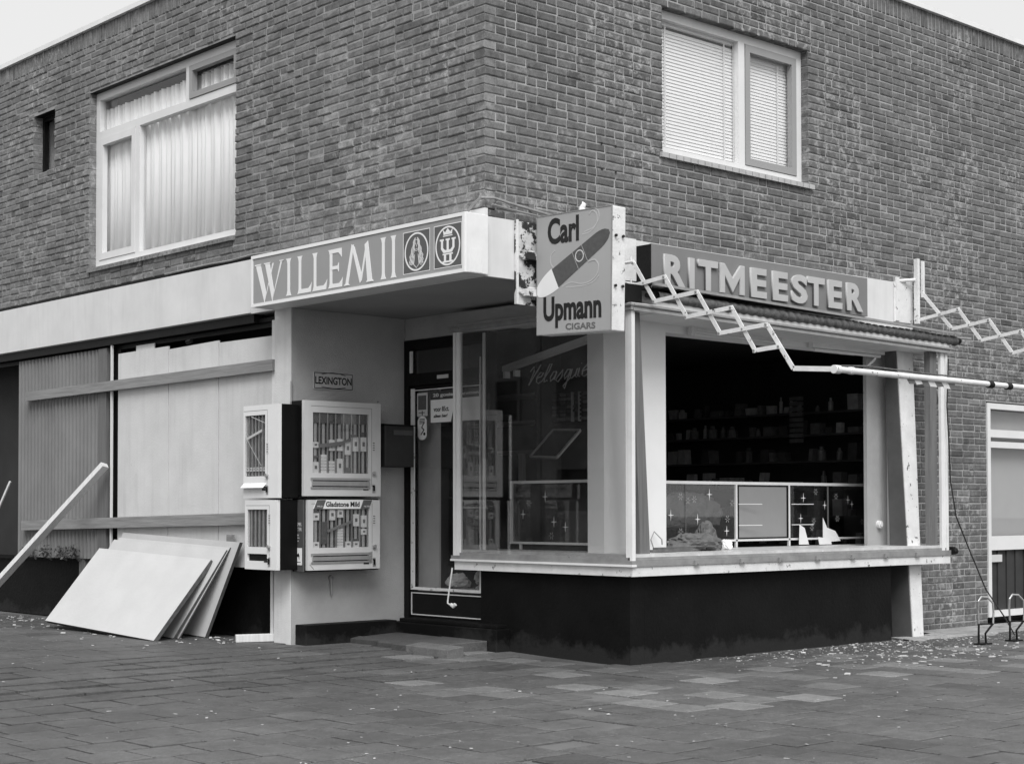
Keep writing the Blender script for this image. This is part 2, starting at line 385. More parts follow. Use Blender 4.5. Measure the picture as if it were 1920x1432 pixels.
def wallbricks(fr, smax, zlo, opens, par):
    out = []
    n0 = int(math.floor((zlo-Z0)/CH)); n1 = int((ZT-.11-Z0)/CH)
    for n in range(n0, n1):
        z0 = Z0+n*CH; z1 = z0+.052
        if z0 < zlo-.06: continue
        first = ((n+par) % 2 == 0)
        s = 0.0 if first else .111
        run = 0
        while s < smax:
            L_ = .19 if RND.random() < .74 or run == 0 else .09
            if s == 0: L_ = .19
            if s == .111 and RND.random() < .5: L_ = .09
            run += 1
            a, b = s, s+L_
            if s > 0: a += 0
            s = b+.0115
            segs = [(a, b)]
            for (o0, o1, oz0, oz1) in opens:
                if z1 > oz0+.012 and z0 < oz1-.03:
                    ns = []
                    for (p, q) in segs:
                        if o0-.075 < q <= o0: q = o0
                        if o1 <= p < o1+.075: p = o1
                        if q <= o0 or p >= o1: ns.append((p, q)); continue
                        if p < o0-.02: ns.append((p, o0))
                        if q > o1+.02: ns.append((o1, q))
                    segs = ns
            for p, q in segs: out.append((p, q, z0, z1))
    return out
def soldier(fr, smax):
    out = []; s = 0.0; zs = Z0+int((ZT-.11-Z0)/CH)*CH
    while s < smax: out.append((s, s+.051, zs, ZT-.002)); s += .0622
    return out
walls = []
for fr, smax, zlo, opens, par, corr in ((frameL, LW0, Z0, openL, 0, .0034), (frameR, LW1, -.04, openR, 1, .0012)):
    w_ = MB(); TH = .10
    # mortar bed: rectangles round the openings
    ss = sorted({0.006, smax}|{v for o in opens for v in (max(o[0]-.003, .006), o[1]+.003)}); zz = sorted({Z0 if fr is frameL else -.12, ZT}|{v for o in opens for v in (o[2]-.0, o[3]+.0) if v > -.1})
    for a, b in zip(ss, ss[1:]):
        for c, d in zip(zz, zz[1:]):
            ms, mz = (a+b)/2, (c+d)/2
            if any(o[0]-.003 <= ms <= o[1]+.003 and o[2] <= mz <= o[3] for o in opens): continue
            if d-c < 1e-6 or b-a < 1e-6: continue
            p = [fr(a, c, .0062), fr(b, c, .0062), fr(b, c, TH), fr(a, c, TH), fr(a, d, .0062), fr(b, d, .0062), fr(b, d, TH), fr(a, d, TH)]
            w_.hexa(p)
    wo = build(w_, 'brick_wall', m_mortarl if fr is frameL else m_mortar, B)
    walls.append((wo, fr, wallbricks(fr, smax, zlo, opens, par)+soldier(fr, smax), corr))
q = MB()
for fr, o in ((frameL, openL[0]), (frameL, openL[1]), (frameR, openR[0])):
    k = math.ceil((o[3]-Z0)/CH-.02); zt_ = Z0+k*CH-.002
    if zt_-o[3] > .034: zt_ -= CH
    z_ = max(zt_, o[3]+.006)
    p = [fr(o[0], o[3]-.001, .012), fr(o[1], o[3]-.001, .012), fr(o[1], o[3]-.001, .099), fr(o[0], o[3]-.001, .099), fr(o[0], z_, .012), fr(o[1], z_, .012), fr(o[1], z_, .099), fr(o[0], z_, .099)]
    l_ = MB(); l_.hexa(p); build(l_, 'shadow_strip', m_dark, B)  # black strip standing in for the shadow under each window head
# window sill bricks on edge
def sillbricks(fr, s0, s1, z0, z1, out):
    n = int(round((s1-s0)/.066)); r = []
    for i in range(n): r.append((s0+i*(s1-s0)/n+.004, s0+(i+1)*(s1-s0)/n-.004, z0, z1, out))
    return r
allb = []
for wo, fr, lst, corr in walls:
    for (a, b, c, d) in lst:
        ctr = fr((a+b)/2, (c+d)/2, 0)
        p0 = proj(fr(a, c, 0)); p1 = proj(fr(b, d, 0)); inn = inframe(ctr, -6)
        area = abs(p0[0]-p1[0])*abs(p0[1]-p1[1]) if inn else 0
        if fr is frameL and d < 3.26 and -2.56 < ctr[0] < .1: area = 0
        area = FPX*FPX*(b-a)*(d-c)/p0[2]**2*(.74 if fr is frameR else .67) if area else 0
        tn = max(.65, RND.gauss(1, .09))
        if c < 4.35 and RND.random() < .14: tn *= RND.uniform(1.12, 1.45); 
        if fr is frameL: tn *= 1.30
        if RND.random() < .05: tn *= .7
        allb.append([area, wo, fr, a, b, c, d, tn, corr])
    isL = fr is frameL
allb.sort(key=lambda t: -t[0])
fullmesh = {}
rest = {}
count = 0
for area, wo, fr, a, b, c, d, tn, corr in allb:
    prot = RND.uniform(-.0015, .0035)*(2.2 if fr is frameL else 1)
    if count < 270 and area > 0:
        key = (fr is frameL, round(b-a, 3))
        L_ = fullmesh.setdefault(key, [])
        if len(L_) < 5:
            vs, fs = brickv(fr, 0, b-a, 0, d-c, .001, irr=corr)
            me = bpy.data.meshes.new('brick'); me.from_pydata(vs, [], fs); me.materials.append(m_brick)
            at = me.attributes.new('tone', 'FLOAT', 'POINT'); at.data.foreach_set('value', [1.0]*len(vs)); L_.append(me)
        me = RND.choice(L_)
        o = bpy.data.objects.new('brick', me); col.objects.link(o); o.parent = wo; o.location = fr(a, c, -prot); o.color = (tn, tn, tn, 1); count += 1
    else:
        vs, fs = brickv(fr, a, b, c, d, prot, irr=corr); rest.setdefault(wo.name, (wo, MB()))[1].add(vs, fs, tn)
for k, (wo, mb) in rest.items(): build(mb, 'brick_courses', m_brick, wo, kind='stuff')
# sill bricks: separate pieces
for fr, s0, s1, z1, wo in ((frameL, 3.19, 5.76, 3.392, walls[0][0]), (frameR, 1.80, 3.74, 3.842, walls[1][0])):
    n = int(round((s1-s0)/.086 if fr is frameR else (s1-s0)/.075))
    for i in range(n if fr is frameR else n):
        a = s0+i*(s1-s0)/n+.005; b = s0+(i+1)*(s1-s0)/n-.005
        vs, fs = [], []
        p = [fr(a, z1-.05, -.03), fr(b, z1-.05, -.03), fr(b, z1-.035, .09), fr(a, z1-.035, .09), fr(a, z1-.012, -.03), fr(b, z1-.012, -.03), fr(b, z1, .09), fr(a, z1, .09)]
        q = MB().hexa(p); o = build(q, 'sill_brick', m_sill if fr is frameR else m_brick, wo)
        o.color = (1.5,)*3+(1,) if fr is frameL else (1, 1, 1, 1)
# roof edge
cp = MB(); cp.box(-LW0-.2, .035, -.035, .12, ZT, ZT+.045); cp.box(-.12, .035, .12, LW1+.2, ZT, ZT+.045)
build(cp, 'coping', m_white, B)
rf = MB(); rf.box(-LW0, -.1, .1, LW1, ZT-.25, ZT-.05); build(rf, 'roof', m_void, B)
# floor slab between storeys with white soffit, upper inner shell
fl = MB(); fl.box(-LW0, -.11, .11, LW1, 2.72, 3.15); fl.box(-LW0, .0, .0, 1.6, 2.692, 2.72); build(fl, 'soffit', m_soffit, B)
sh = MB()
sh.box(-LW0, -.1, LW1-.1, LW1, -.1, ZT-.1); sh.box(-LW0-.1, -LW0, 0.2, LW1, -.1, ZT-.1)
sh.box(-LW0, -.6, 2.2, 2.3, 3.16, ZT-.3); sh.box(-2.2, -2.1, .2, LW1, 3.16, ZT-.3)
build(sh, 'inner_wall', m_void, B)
# fascia boards (left front and right front)
fa = MB(); fa.box(-LW0, -2.9, -.03, .0, 2.70, 3.142); fa.box(-2.895, .03, -.03, .0, 2.692, 3.165)
fa.box(.0, .03, .002, 5.13, 2.69, 3.108)
build(fa, 'fascia_board', m_fascia, B, bevel=0)
fb = MB(); fb.box(-LW0, -2.9, .002, .10, 2.62, 2.70); fb.box(-LW0, 0.0, .002, .09, 3.02, 3.172); fb.box(-.09, -.002, .11, 5.1, 2.72, 3.11); build(fb, 'fascia_backing', m_dark, B)
# end plate of the fascia on the right front
ep = MB(); ep.box(-.10, .045, 5.132, 5.16, 2.69, 3.15); ep.box(.0, .05, 4.86, 5.13, 2.75, 3.11); build(ep, 'fascia_end_plate', m_wornwhite, B)

# ---- upstairs windows
def rect_frame(mb, fr, s0, s1, z0, z1, wd, d0, d1, wb=None):
    wb = wd if wb is None else wb
    def bx(a, b, c, d): 
        p = [fr(a, c, d0), fr(b, c, d0), fr(b, c, d1), fr(a, c, d1), fr(a, d, d0), fr(b, d, d0), fr(b, d, d1), fr(a, d, d1)]; mb.hexa(p)
    bx(s0, s1, z1-wd, z1); bx(s0, s1, z0, z0+wb); bx(s0, s0+wd, z0+wb, z1-wd); bx(s1-wd, s1, z0+wb, z1-wd)
    return bx
# left front window: big pane with small side light and two top lights
WL = MB(); bx = rect_frame(WL, frameL, 3.185, 5.764, 3.392, 5.085, .07, .075, .14, .07)
bx(3.255, 5.694, 4.64, 4.71); bx(4.05, 4.11, 4.71, 5.015); bx(4.93, 5.0, 3.462, 4.64)
wl = build(WL, 'window', m_frame, B, label='wide white window of four lights with net curtain')
sash = MB(); rect_frame(sash, frameL, 5.005, 5.69, 3.466, 4.636, .065, .068, .12); build(sash, 'sash', m_frame, wl)
sash = MB(); rect_frame(sash, frameL, 3.27, 4.045, 4.715, 5.01, .05, .066, .12); build(sash, 'sash', m_signgrey, wl, label='grey top hung vent sash')
for a, b, c, d in ((3.255, 4.93, 3.462, 4.64), (5.07, 5.625, 3.53, 4.57), (3.32, 3.995, 4.765, 4.96), (4.11, 5.694, 4.71, 5.015)):
    p = MB(); p.hexa([frameL(a, c, .118), frameL(b, c, .118), frameL(b, c, .122), frameL(a, c, .122), frameL(a, d, .118), frameL(b, d, .118), frameL(b, d, .122), frameL(a, d, .122)])
    build(p, 'pane', m_glass, wl)
sl_ = MB(); sl_.box(-5.764, -3.185, .02, .135, 3.36, 3.391); build(sl_, 'sill', m_frame, wl)
# small deep window
ws = MB(); rect_frame(ws, frameL, 6.49, 6.955, 4.477, 5.073, .045, .10, .15); ws_ = build(ws, 'window', m_dark, B, label='small dark recessed window')
p = MB(); p.hexa([frameL(6.53, 4.52, .13), frameL(6.92, 4.52, .13), frameL(6.92, 4.52, .134), frameL(6.53, 4.52, .134), frameL(6.53, 5.03, .13), frameL(6.92, 5.03, .13), frameL(6.92, 5.03, .134), frameL(6.53, 5.03, .134)])
build(p, 'pane', m_glass, ws_)
rv = MB()
for (a, b, c, d) in ((6.489, 6.96, 4.475, 5.075), (3.183, 5.766, 3.39, 5.087)):   # reveal linings behind the outer leaf
    rv.box(-a+.0, -a+.1, .102, .3, c-.1, d+.1); rv.box(-b-.1, -b, .102, .3, c-.1, d+.1); rv.box(-b, -a, .102, .3, d, d+.1); rv.box(-b, -a, .102, .3, c-.1, c)
rv.box(-.3, -.102, 1.74, 1.84, 3.73, 5.08); rv.box(-.3, -.102, 3.688, 3.79, 3.73, 5.08); rv.box(-.3, -.102, 1.84, 3.688, 4.985, 5.08); rv.box(-.3, -.102, 1.84, 3.688, 3.73, 3.835)
build(rv, 'window_reveal', m_fascia, B)
# right front window
WR = MB(); bx = rect_frame(WR, frameR, 1.842, 3.686, 3.842, 4.983, .07, .075, .14, .06)
bx(2.85, 2.93, 3.902, 4.913)
wr = build(WR, 'window', m_frame, B, label='white two light window with venetian blinds')
sash = MB(); rect_frame(sash, frameR, 2.935, 3.612, 3.906, 4.909, .06, .068, .12); build(sash, 'sash', m_signgrey, wr, label='mid grey opening sash')
for a, b, c, d in ((1.912, 2.85, 3.902, 4.913), (2.995, 3.552, 3.966, 4.849)):
    p = MB(); p.hexa([frameR(a, c, .114), frameR(b, c, .114), frameR(b, c, .118), frameR(a, c, .118), frameR(a, d, .114), frameR(b, d, .114), frameR(b, d, .118), frameR(a, d, .118)])
    build(p, 'pane', m_glass, wr)
sl_ = MB(); sl_.box(-.135, -.02, 1.842, 3.686, 3.812, 3.841)
# curtains: folded sheets
def curtain(s0, s1, z0, z1, d, label, nf):
    q = MB(); n = nf*8
    ph = [RND.uniform(0, 6) for _ in range(4)]
    for i in range(n+1):
        s = s0+(s1-s0)*i/n; t = i/n*nf*2*PI
        dd = d+.020*math.sin(t+ph[0])+.010*math.sin(t*.43+ph[1])+.006*math.sin(t*2.2+ph[2])
        dl = d+.022*math.sin(t+ph[0]+.5)+.016*math.sin(t*.43+ph[1]+.4)
        for k, z in enumerate((z0, (z0+z1)/2, z1)): q.v.append(frameL(s, z, dl if k == 0 else dd)); q.tone.append(1)
    for i in range(n):
        for k in (0, 1): q.f.append((i*3+k, i*3+3+k, i*3+4+k, i*3+1+k))
    o = build(q, 'net_curtain', m_curtain, None, loc=frameL(s0, z0, d), smooth=True)
    sm = o.modifiers.new('thickness', 'SOLIDIFY'); sm.thickness = .002
    return tag(o, label, 'curtain')
curtain(3.2, 5.75, 3.41, 4.94, .175, 'white pleated net curtain hanging behind the wide upstairs window', 34)
# blinds
def blind(y0, y1, z0, z1, label, cords):
    t = thing('venetian_blind', label, 'blind', (-.15, (y0+y1)/2, z0), 'venetian blinds in the upstairs window')
    n = int((z1-z0)/.0275); me = None
    for i in range(n):
        z = z0+.012+i*.0275
        if me is None:
            q = MB(); h = (y1-y0)/2
            q.add([(-.0035, -h, .0145), (.001, -h, .0015), (.0035, -h, -.0150), (-.0035, h, .0145), (.001, h, .0015), (.0035, h, -.0150)], [(0, 1, 4, 3), (1, 2, 5, 4)])
            o = build(q, 'slat', m_blind, t, local=True); me = o.data; o.location = (0, 0, z-z0)
        else:
            o = bpy.data.objects.new('slat', me); col.objects.link(o); o.parent = t; o.location = (0, 0, z-z0)
    c = MB()
    for y in cords: c.box(-.136, -.1355, y-.009, y+.009, z0, z1)
    build(c, 'tape', m_letter, t)
    r = MB(); r.box(-.165, -.135, y0, y1, z1+.002, z1+.03); build(r, 'head_rail', m_blind, t)
blind(1.90, 2.86, 3.905, 4.89, 'white venetian blind behind the wider left light of the upstairs window', (2.02, 2.74))
blind(2.96, 3.60, 3.93, 4.875, 'white venetian blind behind the grey opening sash on the right', (3.44,))

# ---- ground floor, left front
gl = MB(); gl.box(-LW0, -2.60, .16, .26, 0, .578); gl.box(-LW0, -2.6, .13, .3, .560, .585); build(gl, 'low_wall', m_base, B)
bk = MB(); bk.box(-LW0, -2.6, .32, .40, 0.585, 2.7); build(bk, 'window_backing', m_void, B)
gt = MB(); gt.box(-LW0, -2.60, .05, .10, 2.62, 2.655); gt.box(-LW0, -2.6, .07, .12, 2.575, 2.615)
gt.box(-5.37, -5.345, .02, .10, .585, 2.62); gt.box(-5.33, -5.24, .06, .14, .585, 2.575)
build(gt, 'window_head', m_dark, B)
gp = MB(); gp.box(-5.342, -5.322, .01, .03, .585, 2.62); build(gp, 'glazing_bar', m_frame, B)
pl = MB(); pl.box(-2.59, -2.36, .0, .30, -.1, 2.692); pl.box(-2.59, -2.362, .302, 1.20, -.1, 2.692); build(pl, 'pier', m_render, B)
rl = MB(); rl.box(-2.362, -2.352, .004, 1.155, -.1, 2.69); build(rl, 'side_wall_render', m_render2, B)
ex = MB(); ex.box(-2.66, -2.592, .02, .08, .585, 2.62); build(ex, 'pier_edge_strip', m_wornwhite, B)
# brick showing past the hoarding at far left
# ---- recessed entrance: plinth, step, door
pn = MB(); pn.box(-2.35, -2.20, .04, .96, -.1, .150); build(pn, 'plinth', m_base, B, bevel=.006)
sp = MB(); sp.box(-2.30, -.96, .96, 1.155, -.1, .135); sp.box(-2.22, -1.0, 1.0, 1.156, .1351, .165); build(sp, 'door_step', m_base, B, bevel=.006)
for i, (x0, x1, y0, y1) in enumerate(((-2.19, -1.60, .50, .955), (-1.595, -1.06, .50, .955), (-1.30, -.80, .33, .49), (-2.1, -1.7, .40, .495), (-1.69, -1.305, .36, .495))):
    q = MB(); q.hexa([(x0, y0+.07*(i == 0), -.09), (x1, y0, -.09), (x1, y1, -.09), (x0, y1, -.09), (x0, y0+.07*(i == 0), .035), (x1, y0, .028+.01*(i % 2)), (x1, y1, .045), (x0, y1, .05)], .9)
    o = build(q, 'entrance_slab', m_tile, pav, bevel=.006); tn = (1.0, 1.15, 1.7, .8, .9)[i]; o.color = (tn, tn, tn, 1)
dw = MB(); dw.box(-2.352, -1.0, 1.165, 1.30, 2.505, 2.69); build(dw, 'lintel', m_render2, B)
df = MB(); df.box(-2.352, -2.29, 1.156, 1.26, .14, 2.50); df.box(-2.29, -1.28, 1.156, 1.26, 2.42, 2.50); df.box(-2.29, -1.28, 1.156, 1.26, 2.115, 2.215)
df.box(-1.34, -1.28, 1.156, 1.26, .14, 2.115); df.box(-1.34, -1.28, 1.156, 1.26, 2.215, 2.42)
dfo = build(df, 'door_frame', m_dark, B)
q = MB(); q.box(-2.29, -2.262, 1.165, 1.18, 2.225, 2.41); build(q, 'bead', m_white, dfo)
q = MB(); q.box(-2.285, -1.345, 1.20, 1.204, 2.217, 2.418); build(q, 'transom_pane', m_shopglass, dfo)
q = MB(); q.box(-1.908, -1.765, 1.150, 1.155, 2.155, 2.185); build(q, 'maker_plate', m_enamelg, dfo)
dr = MB()
dr.box(-2.285, -2.262, 1.18, 1.225, .165, 2.11); dr.box(-1.365, -1.345, 1.18, 1.225, .165, 2.11); dr.box(-2.262, -1.365, 1.18, 1.225, 2.075, 2.11); dr.box(-2.262, -1.365, 1.18, 1.225, .165, .385)
door = build(dr, 'shop_door', m_dark, B, label='glazed black shop door with white beading')
q = MB(); q.box(-2.275, -2.232, 1.166, 1.179, .395, 2.09); q.box(-2.232, -1.375, 1.166, 1.179, .395, .418); q.box(-1.392, -1.375, 1.166, 1.179, .418, 2.07); q.box(-2.232, -1.375, 1.166, 1.179, 2.07, 2.078)
build(q, 'bead', m_wornwhite, door)
q = MB(); q.box(-2.262, -1.365, 1.20, 1.204, .386, 2.074); build(q, 'pane', m_shopglass, door)
q = MB(); rect_frame(q, lambda s, z, d: (-s, d, z), 1.36, 2.278, .183, .372, .008, 1.172, 1.179); build(q, 'kick_panel_line', m_inkl, door)
# ---- display bay round the corner
bb = MB(); bb.box(-1.30, .335, 1.10, 1.25, -.15, .583); bb.box(.20, .334, 1.252, 4.36, -.15, .583); bb.box(-.1, .2, 4.22, 4.359, -.15, .58)
build(bb, 'bay_base', m_base, B, label='black painted plinth wall of the display bay')
q = MB(); q.box(-.10, -.02, 4.36, 5.15, -.15, .745); q.box(-.12, -.02, 4.9, 5.15, .745, 2.5); build(q, 'dark_side_panel', m_void, B)
c1 = MB(); c1.box(-.14, .03, 1.146, 1.83, .6, 2.69); c1.box(-.14, .028, 1.832, 4.499, 2.432, 2.69); build(c1, 'corner_column', mat('fresh_white_paint', .78, .6, .04, 3, .1, 60), B)
q = MB(); q.box(-.035, .0, 4.50, 4.80, .6, 2.69); build(q, 'reveal_post', m_render2, B)
q = MB(); q.box(-.10, .02, 4.802, 4.845, .745, 2.6); q.box(-.08, .0, 4.847, 4.90, .745, 2.6); build(q, 'side_window_frame', m_frame, B)
q = MB(); q.tube([(.0, 4.66, .93), (.03, 4.66, .93)], .035, 14); q.tube([(.03, 4.66, .93), (.04, 4.66, .93)], .02, 12); build(q, 'round_fitting', m_frame, B)
# fin: leaning tapered white plank
q = MB(); q.hexa([(.16, 4.66, -.09), (.36, 4.655, -.09), (.36, 4.815, -.09), (.16, 4.82, -.09), (.08, 4.68, 2.46), (.2, 4.68, 2.46), (.2, 4.918, 2.46), (.08, 4.90, 2.46)])
fin = build(q, 'bay_fin', m_wornwhite, B, label='white tapering fin under the right end of the bay')
q = MB(); q.hexa([(.155, 4.64, -.09), (.352, 4.64, -.09), (.352, 4.653, -.09), (.155, 4.653, -.09), (.075, 4.665, 2.46), (.192, 4.665, 2.46), (.192, 4.678, 2.46), (.075, 4.676, 2.46)]); build(q, 'fin_shaded_side', mat('fin_shade_grey', .085, .7, .2, 5), fin)  # side of the white fin, its shade put into a dark grey colour
# shelf, sill
sf = MB(); sf.box(-1.53, .395, 1.06, 1.46, .715, .745); sf.box(-.41, .395, 1.461, 5.15, .715, .745)
bay = build(sf, 'bay_shelf', mat('scuffed_shelf_paint', .52, .35, .25, 7, .2, 40, .4, spots=(.7, .63, 9)), B, label='scuffed window shelf of the display bay')
sb = MB(); sb.box(-1.55, .42, 1.037, 1.059, .585, .655); sb.box(.398, .42, 1.0592, 5.15, .585, .655); sb.box(-1.55, .397, 1.0592, 1.2, .585, .600)
build(sb, 'sill_board', m_wornwhite, bay)
sg = MB(); sg.box(-1.575, .44, 1.012, 1.06, .656, .672); build(sg, 'drip_moulding', m_white, bay)
st = MB(); st.box(-1.575, .435, 1.020, 1.058, .673, .70); st.box(-1.48, .40, 1.03, 1.056, .701, .722); st.box(.385, .43, 1.0585, 5.17, .656, .70); st.box(.392, .412, 1.06, 5.12, .701, .722)
build(st, 'sill_rail', m_alu, bay)
for y in (1.72, 2.25, 2.72, 3.20, 3.68, 4.15, 4.62):
    q = MB(); q.box(.431, .446, y-.03, y+.03, .655, .69); q.tube([(.446, y, .665), (.452, y, .665)], .007, 8); build(q, 'clip', m_alu, bay)
q = MB(); q.tube([(.43, 5.16, .69), (.43, 5.22, .69)], .03, 10); q.box(.40, .45, 5.15, 5.19, .66, .73); build(q, 'end_bracket', m_dark, bay)
# bay frame posts
bp = MB(); bp.box(.385, .425, 1.03, 1.065, .70, 2.50); bw_ = build(bp, 'bay_window', m_white, B, label='white framed display bay with glass on its left side only')
for a in ((-1.56, -1.532, 1.03, 1.06, .70, 2.50), (-1.516, -1.478, 1.03, 1.06, .70, 2.50), (-1.5315, -1.5165, 1.04, 1.058, .70, 2.50), (.36, .383, 1.034, 1.062, .70, 2.50),
          (.39, .42, 5.10, 5.13, .70, 2.46), (.39, .415, 5.03, 5.075, .70, 2.46), (.395, .41, 5.077, 5.098, .70, 2.46)):
    q = MB(); q.box(*a); build(q, 'frame_post', m_white, bw_)
q = MB(); q.box(-1.477, .359, 1.043, 1.048, .722, 2.49); build(q, 'pane', m_shopglass, bw_)
q = MB(); q.hexa([(.28, 1.17, .745), (.372, 1.17, .745), (.372, 1.275, .745), (.28, 1.275, .745), (.30, 1.10, 2.50), (.37, 1.10, 2.50), (.37, 1.175, 2.50), (.30, 1.175, 2.50)])
build(q, 'prop', m_timberz, bw_, label='rough timber prop inside the bay corner')
q = MB(); q.box(.33, .39, 4.90, 5.0, .745, 2.46); q.beam((.34, 4.92, 2.46), (.36, 5.06, 2.0), .02, .03); build(q, 'prop', m_timberz, bw_, label='rough timber prop inside the right end of the bay')
# bay roof (sags towards the right end)
def sag(y): return -.05*max(0, (y-1.04)/4.1)
def sagbox(mb, x0, x1, y0, y1, z0, z1):
    a, b = sag(y0), sag(y1); mb.hexa([(x0, y0, z0+a), (x1, y0, z0+a), (x1, y1, z0+b), (x0, y1, z0+b), (x0, y0, z1+a), (x1, y0, z1+a), (x1, y1, z1+b), (x0, y1, z1+b)])
q = MB(); q.box(-1.60, .45, 1.0, 1.035, 2.535, 2.55); q.box(-1.59, .44, 1.01, 1.035, 2.503, 2.534); sagbox(q, .425, .455, 1.036, 5.2, 2.535, 2.55); sagbox(q, .43, .445, 1.036, 5.2, 2.50, 2.52)
rt = build(q, 'bay_roof', m_alu, B, label='shallow roof of the display bay')
q = MB(); q.box(-1.555, .42, 1.037, 1.30, 2.505, 2.56); sagbox(q, .0, .42, 1.302, 5.16, 2.505, 2.56); sagbox(q, .031, .42, 1.302, 5.16, 2.561, 2.61)
build(q, 'ceiling_board', m_fascia, rt)
q = MB(); q.box(-1.54, .10, 1.05, 1.14, 2.561, 2.66); build(q, 'upstand', m_render2, rt)
# interior of the shop
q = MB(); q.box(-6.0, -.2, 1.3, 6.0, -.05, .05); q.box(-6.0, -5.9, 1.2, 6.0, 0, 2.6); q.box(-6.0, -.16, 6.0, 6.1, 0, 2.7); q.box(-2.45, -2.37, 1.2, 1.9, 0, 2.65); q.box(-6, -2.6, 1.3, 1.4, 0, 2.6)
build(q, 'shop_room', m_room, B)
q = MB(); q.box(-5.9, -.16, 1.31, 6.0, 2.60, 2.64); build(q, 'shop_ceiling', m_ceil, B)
q = MB(); q.box(-2.34, -2.06, 1.30, 1.32, .17, 2.10); build(q, 'inner_partition', mat('partition_paint', .62, .8), B)
q = MB(); q.box(-1.33, -1.30, 1.145, 1.155, .746, 2.49); build(q, 'jamb_strip', m_fascia, B)
q = MB(); q.box(-1.365, -1.358, 1.145, 1.155, .746, 2.30); build(q, 'jamb_strip', m_fascia, B)
q = MB(); q.box(-1.30, -.42, 1.60, 1.62, .0, .74); q.box(-.44, -.42, 1.62, 5.2, .0, .74); build(q, 'counter_front', m_void, B)

# far right: door with windows
q = MB(); rect_frame(q, frameR, 6.475, 7.735, .02, 2.09, .055, -.005, .07, .06)
def bR(mb, a, b, c, d, e, f): mb.hexa([frameR(a, c, e), frameR(b, c, e), frameR(b, c, f), frameR(a, c, f), frameR(a, d, e), frameR(b, d, e), frameR(b, d, f), frameR(a, d, f)])
bR(q, 6.53, 7.68, 1.76, 1.835, 0, .07); bR(q, 6.53, 7.68, 1.66, 1.72, .01, .07); bR(q, 6.53, 7.68, .665, .80, .0, .07); bR(q, 6.53, 7.68, .80, 1.66, .05, .06) if False else None
wd = build(q, 'entrance_frame', m_frame, B, label='white entrance frame with boarded lower half')
q = MB(); bR(q, 6.53, 7.68, 1.836, 2.03, .05, .054); build(q, 'pane', m_glass, wd)
q = MB(); bR(q, 6.53, 7.68, .80, 1.66, .05, .054); build(q, 'pane', m_glass, wd)
q = MB(); bR(q, 6.5, 7.7, .80, 2.03, .12, .14); build(q, 'blind_cloth', mat('grey_roller_cloth', .42, .9, .05, 2), wd)
for i in range(14):
    q = MB(); a = 6.53+i*.082; bR(q, a+.004, a+.078, .081, .664, .03+.01*(i % 2), .055); build(q, 'board', mat('dark_boarding', .035, .6, .3, 6), wd) if i == 0 else build(q, 'board', bpy.data.materials['dark_boarding'], wd)
q = MB(); bR(q, 6.53, 6.74, .55, .62, .008, .028); build(q, 'letter_plate', m_enamelg, wd)
# cables along the fascia top
q = MB(); q.tube([(-.12, -.05, 3.16), (-.05, -.06, 3.20), (.02, -.05, 3.235), (.06, .03, 3.235), (.06, .2, 3.215), (.055, .6, 3.18)], .010, 8)
q.tube([(.05, .02, 3.19), (.05, .2, 3.175), (.05, .6, 3.155)], .008, 6)
for y in (.06, .24, .42): q.box(.0, .058, y-.005, y+.005, 3.205, 3.243)
build(q, 'conduit', m_alu, B)
q = MB(); q.tube([(-4.3, -.02, 3.172), (-3.6, -.025, 3.178), (-3.2, -.02, 3.172), (-2.9, -.03, 3.18), (-2.6, -.02, 3.172)], .008, 6); build(q, 'fascia_cable', m_alu, B)
for y in (1.164, 1.313):
    for z in (3.80, 3.60+.005):
        q = MB(); q.tube([(.002, y, z), (.004, y, z)], .010, 8); build(q, 'bolt_hole', m_ink, B)

# ------------------------------------------------------------------ opposite houses (seen only mirrored in the shop glass)
t = thing('house_row', 'row of brick houses across the street, mirrored in the shop glass', 'houses', (-23, -23, 0))
for n in range(5):
    x0 = -38+n*6.05
    q = MB(); q.box(x0, x0+6, -24, -23, 0, 8.6); hw = build(q, 'house_wall', m_brick, t)
    q = MB(); q.box(x0-.02, x0+6.02, -24.2, -22.8, 8.6, 8.8); build(q, 'roof', m_void, t)
    for a, z0, z1, w2 in ((.6, .9, 2.3, 2.2), (.6, 3.6, 5.0, 2.2), (4.0, 3.6, 5.0, 1.2), (4.0, 0, 2.3, 1.0)):
        f = MB(); rect_frame(f, lambda s, z, d: (x0+s, -23+.1-d, z), a, a+w2, z0, z1, .1, .0, .08); fo = build(f, 'window', m_inkg, t)
        p = MB(); p.box(x0+a+.1, x0+a+w2-.1, -22.98, -22.95, z0+.1, z1-.1); build(p, 'pane', m_dark, fo)

# ------------------------------------------------------------------ WILLEM II sign box
T = thing('sign_box', 'long white edged sign box reading WILLEM II with two round emblems', 'shop sign', (-1.25, -.03, 2.69))
q = MB(); q.box(-2.56, .072, -.235, -.033, 2.692, 3.105); build(q, 'housing', m_white, T, bevel=.004)
q = MB(); q.box(-2.56, .072, -.25, -.236, 2.692, 2.717); q.box(-2.56, .072, -.25, -.236, 3.079, 3.105); q.box(-2.56, -2.537, -.25, -.236, 2.717, 3.079); q.box(.046, .072, -.25, -.236, 2.717, 3.079)
q.box(.072, .076, -.244, -.232, 2.692, 3.105)
for i in range(9): q.box(.0725, .075, -.20+i*.013, -.195+i*.013, 2.70, 2.86)
build(q, 'rim', m_letter, T)
q = MB(); q.box(-2.536, .045, -.243, -.2355, 2.718, 3.078); build(q, 'sign_face', m_signgrey, T)
O = (0, -.2432, 0)
def poly(pl, name, mt, par, t=.002, o=O, u=XP, v=ZP):
    # prism extrudes along u x v; for X,Z that is -Y, towards the street
    q = MB()
    for i, p in enumerate(pl): q.prism(p, o, u, v, t+i*.0004)
    return build(q, name, mt, par)
